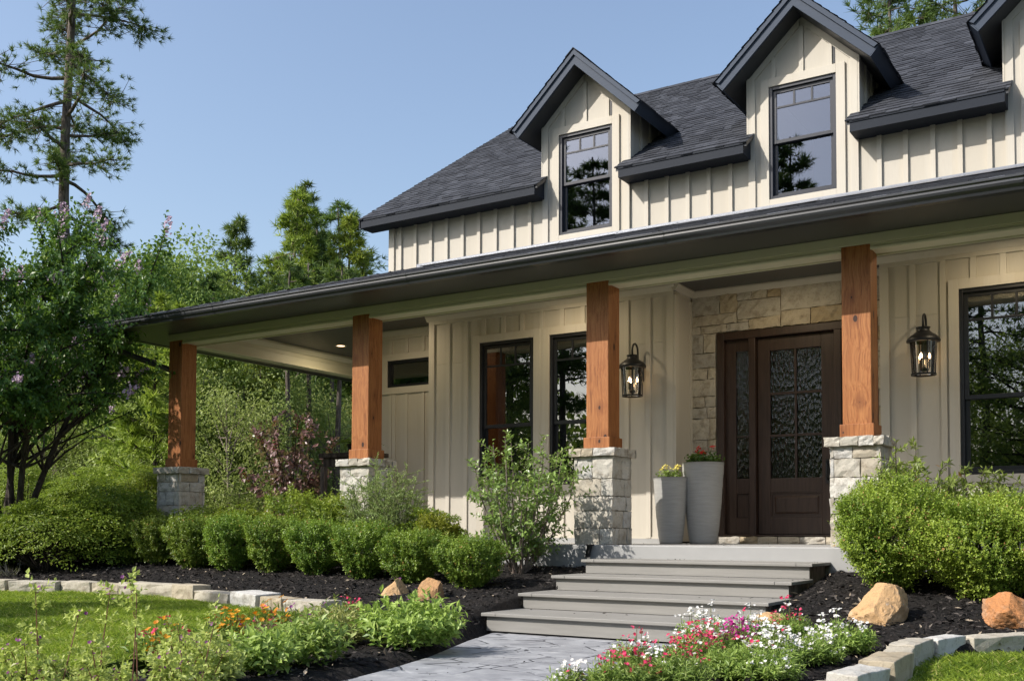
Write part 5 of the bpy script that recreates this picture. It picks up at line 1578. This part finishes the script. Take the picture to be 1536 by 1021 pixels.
# low shrubs between hedge and porch
low = [(-9.15, -.38, .42, .80, 'azalea', 'dark low shrub against the first stone pier'), (-8.05, -.42, .50, .78, 'azalea', 'dark spreading shrub behind the hedge right of the first pier'), (-7.15, -.45, .48, .80, 'azalea', 'dark spreading shrub behind the hedge below the purple tree'),
       (-6.35, -.45, .40, .84, 'box_bright', 'light green shrub behind the hedge left of the second pier'), (-5.75, -.42, .34, .80, 'box_bright', 'bright leafy shrub at the foot of the second stone pier'), (-4.42, -.5, .34, .60, 'azalea', 'dull green shrub right of the feathery one'), (-4.05, -.72, .26, .50, 'yellow_leaf', 'golden leaved low shrub behind the right end of the hedge')]
for i, (x, y, r, h, m, lab) in enumerate(low):
    if m == 'azalea': layered('shrub', 320 + i, (x, y, -.26), r * 1.1, r * .85, h, 90, m, lab, 'shrub', None, bright=.48)
    else: bush('shrub', 320 + i, (x, y, -.26), r, r * .85, h, 800, m, lab, 'shrub', None, L=.04, W=.018, slen=.11, base=.8, up=.5, amp=.2, bright=.42)
# large layered shrubs on the left
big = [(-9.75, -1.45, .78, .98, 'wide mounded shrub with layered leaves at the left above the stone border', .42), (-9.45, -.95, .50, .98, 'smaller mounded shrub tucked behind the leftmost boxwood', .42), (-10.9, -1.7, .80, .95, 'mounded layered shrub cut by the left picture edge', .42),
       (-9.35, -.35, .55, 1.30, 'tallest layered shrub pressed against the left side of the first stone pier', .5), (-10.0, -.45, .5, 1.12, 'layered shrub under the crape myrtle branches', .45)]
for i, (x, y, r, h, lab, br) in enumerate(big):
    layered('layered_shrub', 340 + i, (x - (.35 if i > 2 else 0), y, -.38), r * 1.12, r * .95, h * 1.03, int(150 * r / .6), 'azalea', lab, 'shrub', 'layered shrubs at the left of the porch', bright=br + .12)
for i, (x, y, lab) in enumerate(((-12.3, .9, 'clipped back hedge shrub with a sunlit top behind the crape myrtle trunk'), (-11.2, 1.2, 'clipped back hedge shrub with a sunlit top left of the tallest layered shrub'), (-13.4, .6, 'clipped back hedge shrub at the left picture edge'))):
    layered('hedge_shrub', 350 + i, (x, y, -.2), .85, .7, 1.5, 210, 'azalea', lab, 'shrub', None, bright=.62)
bush('fern_clump', 360, (-10.75, -2.0, -.45), .26, .24, .48, 160, 'vinca', 'small bright fern clump at the far left above the stone border', 'fern', L=.07, W=.014, slen=.2, base=.4, up=1.4, bright=.5)
q = MB(); rs = RS(4); B = np.stack([rs.normal(0, .06, 60), rs.normal(0, .05, 60), np.zeros(60)], axis=1); D = np.stack([rs.normal(0, .8, 60), rs.normal(0, .8, 60), np.ones(60)], axis=1)
leafquads(q, B, D, rdir(rs, 60), rs.uniform(.12, .22, 60), .012, rs.uniform(0, 1, 60))
o = q.build('dry_grass', leafmat('dry_blade', (.12, .11, .10), (.28, .25, .24), None, .7, .2), None, (-9.75, -2.0, -.45)); tag(o, 'ragged grey tuft of dry grass on the stone border', 'grass tuft')


# ------------------------------------------------------------------ crape myrtle
def crape(loc):
    root = empty('crape_myrtle', loc, 'crape myrtle in pink lilac bloom with several dark trunks beside the porch corner', 'tree')
    rs = RS(77); tr = MB(); cr = MB(); fl = MB(); B = []; D = []; T = []; tips = []
    for i in range(7):
        a = i * 2 * math.pi / 7 + rs.uniform(-.3, .3); lean = rs.uniform(.5, 1.0)
        pts = [Vector((math.cos(a) * .08, math.sin(a) * .08, -.1))]; d = Vector((math.cos(a) * .22 * lean, math.sin(a) * .22 * lean, 1)).normalized()
        for k in range(8):
            d = (d + Vector((math.cos(a) * .05 + rs.normal() * .07, math.sin(a) * .05 + rs.normal() * .07, 0))).normalized(); pts.append(pts[-1] + d * .42)
        tr.tube(pts, [.055 * (1 - .75 * k / 8) for k in range(9)], 7)
        for j in range(30):
            k = rs.randint(3, 9); p = pts[k]; q = a + rs.normal() * 1.2
            el = rs.uniform(-.12, 1.1) if k < 8 else rs.uniform(.3, 1.4)
            dd = Vector((math.cos(q) * math.cos(el), math.sin(q) * math.cos(el), math.sin(el))); ln = rs.uniform(.8, 1.75) * (1 if el < .6 else .85) * (.72 if dd.x > .3 else 1.0)
            pp = [p]
            for m in range(5):
                dd = (dd + Vector((rs.normal() * .14, rs.normal() * .14, rs.normal() * .08 - .035))).normalized(); pp.append(pp[-1] + dd * ln / 5)
            if pp[5].z < 1.75: pp = [q_ + Vector((0, 0, .55 * i_ / 5)) for i_, q_ in enumerate(pp)]
            tr.tube(pp, [.017 * (1 - .85 * m / 5) + .002 for m in range(6)], 5, cap=False)
            for m in range(1, 6):
                for _ in range(5):
                    B.append(pp[m].lerp(pp[m - 1], rs.uniform(0, 1))); v = dd + Vector(rs.normal(0, .75, 3)); v.z += .15; D.append(v); T.append(.42 + rs.normal() * .16)
            B.append(pp[4]); D.append(pp[5] - pp[4]); T.append(.6); tips.append((pp[5], dd))
    B = np.array([tuple(b) for b in B]); D = np.array([tuple(b) for b in D]); T = np.array(T)
    kp = (B[:, 2] > 1.72 + .25 * np.sin(B[:, 0] * 4)) & (rs.uniform(0, 1, len(B)) < np.where(B[:, 2] > 2.7, 1.0, .8)); B, D, T = B[kp], D[kp], T[kp]
    shoots(cr, rs, B, D, rs.uniform(.18, .38, len(B)), 13, .070, .042, np.array(T), 1.05)
    k = 0
    for p, d in tips:
        if p.z > 1.9 and rs.uniform() < .6:
            u = (d + Vector((0, 0, .5))).normalized(); n = 46; t = rs.uniform(0, 1, n) ** .8
            P = np.array(p)[None] + np.array(u)[None] * (t * .22)[:, None] + rs.normal(size=(n, 3)) * (.04 * (1.05 - t * .75))[:, None]
            blossoms(fl, rs, P, .019, rs.uniform(0, 1, n), 5, face=np.array([.2, -.6, .5]))
    root.scale = (1.0, 1.0, 1.17)
    tr.build('trunk', M['bark_dark'], root, smooth=True); cr.build('crown', M['myrtle'], root); fl.build('blossoms', M['p_lilac'], root)


crape((-10.85, -1.35, -.35))

# ------------------------------------------------------------------ purple leaved small tree by the side porch
def redbud(loc):
    root = empty('purple_leaf_tree', loc, 'small purple leaved tree with crimson tips seen through the side porch', 'tree')
    rs = RS(15); tr = MB(); cr = MB(); tp = MB(); B = []; D = []; T = []; tips = []
    for i in range(15):
        a = i * 2.4; out = rs.uniform(.35, 1.0); top = rs.uniform(1.5, 2.9) * (1.1 - .35 * out)
        e = Vector((math.cos(a) * out, math.sin(a) * out, top)); pts = [Vector((0, 0, -.1)).lerp(e, t) + Vector((-e.x, -e.y, 0)) * .7 * t * (1 - t) for t in np.linspace(0, 1, 8)]
        tr.tube(pts, [.02 * (1 - .8 * k / 7) + .003 for k in range(8)], 5)
        for k in range(1, 8):
            for _ in range(5):
                B.append(pts[k].lerp(pts[k - 1], rs.uniform(0, 1))); D.append(Vector((rs.normal(), rs.normal(), rs.normal() * .5 + .4))); T.append(.95 if (k < 4 and rs.uniform() < .5) else .4 + rs.normal() * .15)
        tips.append((pts[6], pts[7] - pts[6]))
    B = np.array([tuple(b) for b in B]); D = np.array([tuple(b) for b in D])
    shoots(cr, rs, B, D, rs.uniform(.15, .32, len(B)), 7, .10, .075, np.array(T), 1.2)
    shoots(tp, rs, np.array([tuple(b) for b, _ in tips]), np.array([tuple(d) for _, d in tips]), .25, 10, .085, .06, .5, 1.0)
    tr.build('trunk', M['bark_dark'], root); cr.build('crown', M['redbud'], root); tp.build('young_leaves', M['redtip'], root)


redbud((-11.45, 4.7, -.2))

# ------------------------------------------------------------------ flower beds
def clump(name, seed, loc, r, h, leaf, label, nsh, L, W, per=9, slen=.12, up=1.0, flowers=(), cat='flower', group=None, tone=.45, flr=.0112, leafang=.9, hang=0):
    root = empty(name, (loc[0], loc[1], float(hgt(loc[0], loc[1])) + .0), label, cat, group)
    rs = RS(seed); q = MB(); st = MB()
    a = rs.uniform(0, 6.28, nsh); rad = r * np.sqrt(rs.uniform(0, 1, nsh))
    B = np.stack([np.cos(a) * rad * .85, np.sin(a) * rad * .85, rs.uniform(0.0, .75, nsh) * (h - slen * .6) * (1 - .5 * (rad / r) ** 2)], axis=1)
    D = np.stack([np.cos(a) * rad / r, np.sin(a) * rad / r, np.full(nsh, up)], axis=1) + rs.normal(size=(nsh, 3)) * .3
    shoots(q, rs, B, D, slen * rs.uniform(.6, 1.3, nsh), per, L, W, tone + rs.normal(0, .14, nsh), leafang)
    q.build('foliage', M[leaf], root)
    for pet, n, hd in flowers:
        f = MB(); a = rs.uniform(0, 6.28, n); rad = r * np.sqrt(rs.uniform(0, 1, n)); z = h * rs.uniform(.62, 1.35, n) * (1 - .35 * (rad / r) ** 2)
        P = np.stack([np.cos(a) * rad, np.sin(a) * rad, z], axis=1)
        for p in P: st.tube([(p[0] * .7, p[1] * .7, 0), (p[0] * .9, p[1] * .9, p[2] * .6), tuple(p)], .0018, 3, cap=False)
        if hd > 1:
            PP = (P[:, None, :] + rs.normal(size=(n, hd, 3)) * np.array([.016, .016, .008])).reshape(-1, 3); blossoms(f, rs, PP, flr, rs.uniform(0, 1, len(PP)), 5)
        else: blossoms(f, rs, P, flr, rs.uniform(0, 1, n), 6)
        f.build('blossoms', M[pet], root)
    if st.V: st.build('stems', M['stemgreen'], root)
    return root


W_, R_, G_ = 'p_white', 'p_red', 'p_mag'
DI = 'dianthus along the path'
dk = dict(nsh=230, L=.036, W=.008, per=10, slen=.085, up=1.1, group=DI, cat='dianthus')
clump('dianthus', 401, (-.13, -4.86), 0.09, 0.14, 'vinca', 'small lone tuft of white dianthus at the bottom edge on the path side', flowers=((W_, 16, 5), (R_, 5, 1)), **{**dk, 'nsh': 90})
clump('dianthus', 402, (.15, -4.72), 0.13, 0.20, 'vinca', 'white over red dianthus at the left end of the flower bank', flowers=((W_, 14, 5), (R_, 22, 3)), **dk)
clump('dianthus', 403, (.36, -4.42), 0.14, 0.20, 'vinca', 'bright red dianthus in the middle of the flower bank', flowers=((R_, 46, 3), (W_, 8, 4)), **dk)
clump('dianthus', 404, (.14, -3.72), 0.16, 0.24, 'vinca', 'tall white dianthus in front of the bottom step', flowers=((W_, 34, 6),), **dk)
clump('dianthus', 405, (.33, -3.45), 0.14, 0.20, 'vinca', 'white dianthus with pale heads beside the small sandy boulder', flowers=((W_, 30, 5), (R_, 6, 2)), **dk)
clump('dianthus', 406, (.40, -3.86), 0.13, 0.19, 'vinca', 'magenta dianthus between the red and the white ones', flowers=((G_, 44, 5),), **dk)
clump('dianthus', 407, (.68, -4.12), 0.17, 0.20, 'vinca', 'white dianthus with a few pink heads at the front of the bank', flowers=((W_, 44, 5), (R_, 5, 2)), **dk)
clump('dianthus', 408, (.52, -3.28), 0.12, 0.24, 'vinca', 'rose pink dianthus standing in front of the small sandy boulder', flowers=((R_, 20, 3), (W_, 5, 4)), **dk)
clump('dianthus', 409, (.86, -3.38), 0.17, 0.20, 'vinca', 'white dianthus over fresh green leaves at the right end of the bank', flowers=((W_, 26, 5),), **{**dk, 'nsh': 260, 'W': .012})
clump('dianthus', 410, (.62, -4.55), 0.13, 0.14, 'vinca', 'leafy dianthus without flowers at the bottom edge', **{**dk, 'nsh': 240, 'W': .012})
clump('dianthus', 411, (.85, -3.85), 0.12, 0.16, 'vinca', 'low white dianthus nearest to the right stone border', flowers=((W_, 22, 5),), **dk)
clump('dianthus', 412, (.30, -4.08), 0.12, 0.19, 'vinca', 'red and white mixed dianthus in the middle of the bank', flowers=((R_, 24, 3), (W_, 12, 4)), **dk)
clump('dianthus', 414, (.47, -4.92), 0.15, 0.17, 'vinca', 'green dianthus with a few red heads low at the bottom edge', flowers=((R_, 12, 3), (W_, 5, 4)), **dk)
clump('dianthus', 415, (.80, -4.55), 0.15, 0.17, 'vinca', 'white and green dianthus at the bottom edge nearest the border stones', flowers=((W_, 16, 5),), **dk)
clump('dianthus', 416, (.27, -5.12), 0.13, 0.16, 'vinca', 'red dianthus cut by the bottom edge of the picture', flowers=((R_, 16, 3), (W_, 5, 4)), **dk)
clump('dianthus', 413, (-3.1, -3.18), 0.11, 0.19, 'vinca', 'deep pink dianthus at the end of the left stone border', flowers=((R_, 15, 4),), **dk)
clump('pale_shrublet', 420, (-1.88, -3.98), 0.30, 0.39, 'vinca', 'broad light green plant with large leaves beside the path', 230, .062, .030, 10, .17, 1.0, (('p_purple', 8, 2),), 'garden plant', tone=.55)
clump('pale_shrublet', 421, (-2.45, -4.12), 0.22, 0.29, 'variegated', 'cream and green variegated plant left of the broad light green one', 170, .05, .02, 10, .15, 1.0, (), 'garden plant', tone=.55)
clump('pale_shrublet', 422, (-1.86, -4.98), 0.17, 0.33, 'vinca', 'upright light green plant with a few violet heads left of the path bend', 150, .055, .028, 10, .16, 1.2, (('p_purple', 4, 2),), 'garden plant', tone=.6)
clump('pale_shrublet', 423, (-1.82, -5.42), 0.15, 0.29, 'vinca', 'pale green plant with pink violet heads at the bottom edge', 150, .055, .028, 10, .16, 1.2, (('p_purple', 5, 2),), 'garden plant', tone=.62)
clump('pale_shrublet', 424, (-1.78, -5.92), 0.18, 0.28, 'sage', 'pale silvery plant dotted with violet heads at the bottom edge', 170, .05, .026, 10, .17, 1.2, (('p_purple', 14, 2),), 'garden plant', tone=.6)
clump('pale_shrublet', 425, (-2.95, -3.55), 0.17, 0.27, 'olive_leaf', 'dull olive plant by the end of the left stone border', 110, .045, .016, 9, .14, 1.0, (), 'garden plant', tone=.4)
clump('coneflower', 430, (-2.55, -5.02), 0.15, 0.26, 'box', 'orange flowers behind the silvery plant', 90, .06, .014, 8, .16, 1.4, (('p_orange', 46, 1),), 'flower', 'orange flowers along the lawn', flr=.021)
clump('coneflower', 431, (-2.75, -4.42), 0.16, 0.27, 'box', 'orange flowers behind the upright light green plant', 100, .06, .014, 8, .16, 1.4, (('p_orange', 54, 1), ('p_red', 6, 1)), 'flower', 'orange flowers along the lawn', flr=.021)
clump('coneflower', 432, (-2.42, -5.62), 0.15, 0.24, 'box', 'orange flowers mixed with crimson ones nearest the tall sage stems', 90, .06, .014, 8, .16, 1.4, (('p_orange', 28, 1), ('p_red', 12, 2)), 'flower', 'orange flowers along the lawn', flr=.021)
clump('coneflower', 433, (-2.5, -4.72), 0.13, 0.23, 'redbud', 'dark leaved patch with small crimson heads among the orange flowers', 60, .05, .018, 8, .14, 1.3, (('p_red', 12, 2),), 'flower')


def sage(seed, loc, n, r, h, label):
    root = empty('sage_plant', (loc[0], loc[1], -.68), label, 'sage', 'tall pale sage in the near left corner')
    rs = RS(seed); st = MB(); lf = MB(); fl = MB(); B = []; D = []; T = []; P = []
    for i in range(n):
        a = rs.uniform(0, 6.28); o = r * math.sqrt(rs.uniform(0, 1)); hh = h * (rs.uniform(.75, 1.0) if i % 3 == 0 else rs.uniform(.3, .6))
        b = Vector((math.cos(a) * o, math.sin(a) * o, 0)); e = b + Vector((rs.normal() * .07, rs.normal() * .07, hh)); m = b.lerp(e, .5) + Vector((rs.normal() * .02, rs.normal() * .02, 0))
        pts = [b * (1 - t) ** 2 + m * 2 * t * (1 - t) + e * t * t for t in np.linspace(0, 1, 8)]
        st.tube(pts, [.0042 * (1 - .6 * k / 7) for k in range(8)], 5)
        for k in range(1, 8):
            for _ in range(1 if k < 5 else 2):
                q = rs.uniform(0, 6.28); B.append(pts[k]); D.append(Vector((math.cos(q), math.sin(q), rs.uniform(0, .8)))); T.append(.5 + rs.normal() * .16)
        for _ in range(rs.randint(2, 5)): P.append(np.array(e) + rs.normal(0, .016, 3))
    B = np.array([tuple(p) for p in B]); D = np.array([tuple(p) for p in D])
    B = np.repeat(B, 2, axis=0) + rs.normal(0, .008, (2 * len(B), 3)); D = np.repeat(D, 2, axis=0) + rs.normal(0, .4, (2 * len(D), 3)); T = np.repeat(np.array(T), 2)
    shoots(lf, rs, B, D, rs.uniform(.03, .10, len(B)), 6, .028, .018, T, .8)
    k = rs.choice(len(B), n); leafquads(lf, B[k], D[k] * np.array([1, 1, .2]), np.tile([[0, 0, 1.0]], (len(k), 1)), .065, .045, rs.uniform(.3, .7, len(k)))
    blossoms(fl, rs, np.array(P), .010, rs.uniform(0, 1, len(P)), 5)
    st.build('stems', M['stemred'], root); lf.build('foliage', M['sage'], root); fl.build('blossoms', M['p_purple'], root)


sage(501, (-1.72, -6.92), 6, .16, .58, 'tall pale sage with reddish stems at the left picture edge')
sage(502, (-1.42, -6.72), 7, .15, .60, 'tallest pale sage with reddish stems over the lawn')
sage(503, (-1.38, -6.38), 6, .14, .48, 'pale sage right of the tallest one')
sage(504, (-1.55, -6.18), 14, .17, .27, 'lowest pale sage nearest the silvery plant')
sage(505, (-1.78, -6.62), 12, .16, .26, 'short pale sage between the tall ones and the lawn')
sage(506, (-1.50, -7.02), 12, .15, .28, 'short pale sage in the near left corner')

# ------------------------------------------------------------------ woods
def plant_copies(proto, spots, z=-.1):
    first = True
    for x, y, sc, rz in spots:
        o = proto if first else copy_tree(proto); first = False
        o.location = (x, y, z); o.scale = (sc,) * 3; o.rotation_euler = (0, 0, rz)


tree('pine_tree', pine_parts(601, 21, 8.2, 2.5, 50, .21, 52, 20, .19, .020, .14, clump=.30), (-22.6, 7.5, -.4), 'bark_pine', 'pine', 'tall loblolly like pine with drooping branches standing alone at the left')
tree('pine_tree', pine_parts(602, 11.6, 2.5, 2.1, 70, .11, 20, 10, .30, .04, .0, 'cone'), (-26.2, 17.1, 0), 'bark_dark', 'pine', 'dark pointed pine rising alone right of the round trees')
tree('pine_tree', pine_parts(603, 11.2, 2.5, 2.3, 84, .12, 22, 10, .30, .04, .0, 'cone'), (-21.9, 15.3, 0), 'bark_pine', 'pine_bright', 'bright yellow green pine in the middle of the pine group above the porch roof')
tree('pine_tree', pine_parts(604, 14.2, 4, 2.3, 70, .14, 20, 10, .30, .04, .0, 'cone'), (-26.6, 21.2, 0), 'bark_dark', 'pine', 'tallest pointed pine of the group above the porch roof')
tree('pine_tree', pine_parts(605, 12.2, 5, 2.2, 46, .13, 20, 11, .30, .038, .1), (-23.0, 19.2, 0), 'bark_pine', 'pine', 'open crowned pine nearest the roof corner')
tree('pine_tree', pine_parts(606, 9.6, 2, 2.0, 60, .11, 18, 10, .30, .04, .0, 'cone'), (-26.6, 25.0, 0), 'bark_dark', 'pine', 'low dark pine just left of the upper house corner')
tree('pine_tree', pine_parts(607, 17.4, 9, 2.3, 40, .15, 26, 12, .30, .035, .2), (-4.1, 21.4, 0), 'bark_pine', 'pine', 'pine top peeking over the roof ridge right of the second dormer')
tree('pine_tree', pine_parts(608, 20.5, 10, 3.0, 56, .17, 28, 12, .30, .035, .2), (-2.6, 24.2, 0), 'bark_pine', 'pine', 'wide pine crown behind the ridge left of the third dormer')
tree('pine_tree', pine_parts(609, 10.6, 1.5, 2.2, 80, .11, 20, 10, .30, .04, .0, 'cone'), (-20.4, 16.6, 0), 'bark_pine', 'pine_bright', 'young light green pine right of the bright pine above the porch roof')

b1 = broadleaf_parts(621, 9.4, 1.4, 3.2, 280, 120, .15, .09, .15)
tree('oak_tree', b1, (-24.6, 12.8, -.2), 'bark_dark', 'oak', 'round topped leafy tree rising behind the crape myrtle')
tree('oak_tree', broadleaf_parts(622, 9.3, 1.2, 2.9, 260, 120, .15, .09, .15), (-26.0, 15.3, -.2), 'bark_dark', 'oak', 'second round leafy tree, left of the dark pointed pine')
tree('oak_tree', broadleaf_parts(623, 8.3, 1.2, 2.5, 230, 120, .14, .085, .14), (-22.4, 10.6, -.2), 'bark_dark', 'oak', 'pale leafy tree half hidden behind the crape myrtle')

rs = RS(71)
fw = lambda u, D_: (CAM.x + D_ * (_f.x + _r.x * (u - 768) / 1569), CAM.y + D_ * (_f.y + _r.y * (u - 768) / 1569))
TRK = 'slender trunks of the woods beyond the side porch'
tree('pine_tree', pine_parts(610, 10.4, 2, 2.2, 74, .11, 22, 12, .28, .035, .0, 'cone'), (*fw(472, 35), 0), 'bark_pine', 'pine', 'green pine filling the gap between the bright pine and the open crowned one')
tree('pine_tree', pine_parts(611, 8.9, 2, 1.9, 60, .10, 20, 12, .28, .035, .0, 'cone'), (*fw(398, 37), 0), 'bark_dark', 'pine_bright', 'short light pine right of the dark pointed pine')
tree('pine_tree', pine_parts(612, 10.8, 2, 2.0, 60, .11, 20, 12, .28, .035, .0, 'cone'), (*fw(538, 43), 0), 'bark_dark', 'pine', 'dark pine whose top shows beside the roof corner')
p = tree('pine_tree', pine_parts(631, 9.6, 5.6, 1.5, 22, .13, 14, 9, .30, .05, .1), (0, 0, 0), 'bark_pine', 'pine', 'slender grey pine trunk in the woods behind the side porch', TRK)
plant_copies(p, [(*fw(318, 31), .82, 0.3), (*fw(372, 36), .92, 1.3), (*fw(404, 30), .8, 2.2), (*fw(428, 24), .68, 3.4), (*fw(447, 34), .9, .9), (*fw(466, 26), .72, 1.9), (*fw(478, 38), .95, 2.9), (*fw(492, 30), .82, 4.1), (*fw(503, 25), .7, 5.0), (*fw(516, 34), .9, 0.1),
                 (*fw(270, 42), .95, 1.1), (*fw(222, 38), .8, 2.0), (*fw(345, 44), 1.0, .6), (*fw(530, 42), 1.0, 2.6)])
p = tree('understory_tree', broadleaf_parts(641, 6.4, .5, 2.0, 150, 100, .105, .055, .07, 1.0), (0, 0, 0), 'bark_dark', 'oak', 'mid green leafy understory tree at the edge of the woods', 'understory trees of the woods')
plant_copies(p, [(*fw(300, 29), 1.0, .3), (*fw(345, 33), 1.15, 1.9), (*fw(395, 30), .95, 3.1), (*fw(262, 34), 1.1, 4.0), (*fw(205, 33), 1.1, 5.1), (*fw(440, 37), 1.1, .8), (*fw(505, 40), 1.2, 2.4), (*fw(150, 36), 1.2, 2.9), (*fw(90, 34), 1.1, 1.7), (*fw(30, 33), 1.2, .4), (*fw(-30, 32), 1.2, 2.4), (*fw(545, 36), 1.1, .2)])
p = tree('understory_tree', broadleaf_parts(642, 4.6, .3, 1.7, 120, 100, .09, .05, .06, .9), (0, 0, 0), 'bark_pale', 'oak_lite', 'sunlit pale green understory tree at the edge of the woods', 'sunlit understory trees of the woods')
plant_copies(p, [(*fw(325, 25), 1.0, .3), (*fw(368, 24), .85, 1.3), (*fw(240, 26), 1.0, 2.3), (*fw(410, 29), 1.0, 3.3), (*fw(185, 28), .95, 4.3), (*fw(118, 28), .9, 5.3), (*fw(60, 27), .9, .9), (*fw(470, 31), .9, 1.8), (*fw(288, 24), .8, 2.8), (*fw(520, 29), .9, 3.8), (*fw(145, 31), 1.2, .5), (*fw(345, 22), .72, 5.5), (*fw(388, 26), .95, 4.7), (*fw(305, 27), .95, 3.9), (*fw(445, 27), .85, 2.2), (*fw(500, 26), .75, .7)])
p = tree('young_pine', pine_parts(643, 6.2, .5, 1.6, 56, .06, 18, 10, .30, .045, .0, 'cone'), (0, 0, 0), 'bark_dark', 'pine_bright', 'young bright green pine at the edge of the woods', 'young pines at the edge of the woods')
plant_copies(p, [(*fw(236, 23), .85, .3), (*fw(352, 28), 1.0, 1.3), (*fw(418, 33), 1.2, 2.3), (*fw(306, 33), 1.1, 3.3), (*fw(215, 26), .9, 4.3), (*fw(395, 25), .8, .8), (*fw(486, 34), 1.1, 1.8), (*fw(328, 24), .8, 2.8), (*fw(372, 29), 1.0, 4.9), (*fw(268, 27), .95, 5.8)])
# far-off mass of the woods
q = MB(); rs = RS(88); n = 520
u = rs.uniform(-260, 820, n); Dd = rs.uniform(46, 66, n)
C_ = np.array([(*fw(a, b), 0) for a, b in zip(u, Dd)]); C_[:, 2] = rs.uniform(.3, 7.2, n)
P = (C_[:, None, :] + rs.normal(size=(n, 64, 3)) * np.array([1.2, 1.2, .95])).reshape(-1, 3)
leafquads(q, P, rdir(rs, len(P)), rs.normal(size=(len(P), 3)) * .6 + np.array([0, -.3, .8]), .34, .2, np.clip(np.repeat(rs.uniform(.1, .7, n), 64) + rs.normal(0, .13, len(P)), 0, .9))
tag(q.build('far_woods', M['oak']), 'far-off mass of the woods behind the trees', 'woods', kind='stuff')

# trees across the drive behind the viewer: they show in the window glass and dapple the garden
p = tree('pine_tree', pine_parts(651, 17, 6, 2.6, 60, .18, 26, 11, .32, .045, .2), (0, 0, 0), 'bark_pine', 'pine', 'pine across the garden mirrored in the dormer windows', 'pines across the garden')
plant_copies(p, [(-15.5, -19, .86, .3), (-17.6, -19.2, 1.0, 2.1), (-12.0, -23, 1.0, 1.5), (-20, -25, 1.0, 2.5), (-9.2, -24, .93, 3.5), (-3.2, -29, .95, 5.0), (2, -31, 1.0, 4.5), (-7.5, -33, 1.05, 5.5), (11, -28, 1.0, .9)], -.7)
b1 = tree('oak_tree', broadleaf_parts(652, 9, .8, 3.6, 220, 100, .14, .075, .15), (0, 0, 0), 'bark_dark', 'oak', 'broad leafy tree across the garden mirrored in the porch windows', 'leafy trees across the garden')
plant_copies(b1, [(-18.5, -15.5, .9, .3), (-9, -27, 1.0, 1.3), (-1, -25, .85, 2.3), (5.5, -27, 1.0, 3.3), (-25, -20, 1.0, 4.3), (-14, -28, 1.1, 5.3), (14, -24, 1.0, .8)], -.7)
q = MB(); rs = RS(89); n = 1500
C_ = np.stack([rs.uniform(-48, 34, n), rs.uniform(-44, -33, n), rs.uniform(-.4, 9.2, n)], axis=1)
C_[:, 2] *= .72 + .28 * np.sin(C_[:, 0] * .55) * np.cos(C_[:, 0] * .21)
P = (C_[:, None, :] + rs.normal(size=(n, 50, 3)) * np.array([1.3, 1.2, 1.0])).reshape(-1, 3)
leafquads(q, P, rdir(rs, len(P)), rs.normal(size=(len(P), 3)) * .6 + np.array([0, .3, .8]), .4, .24, np.clip(np.repeat(rs.uniform(.05, .5, n), 50) + rs.normal(0, .13, len(P)), 0, .9))
tag(q.build('garden_woods', M['oak']), 'leafy edge of the woods across the garden mirrored in the windows', 'woods', kind='stuff')
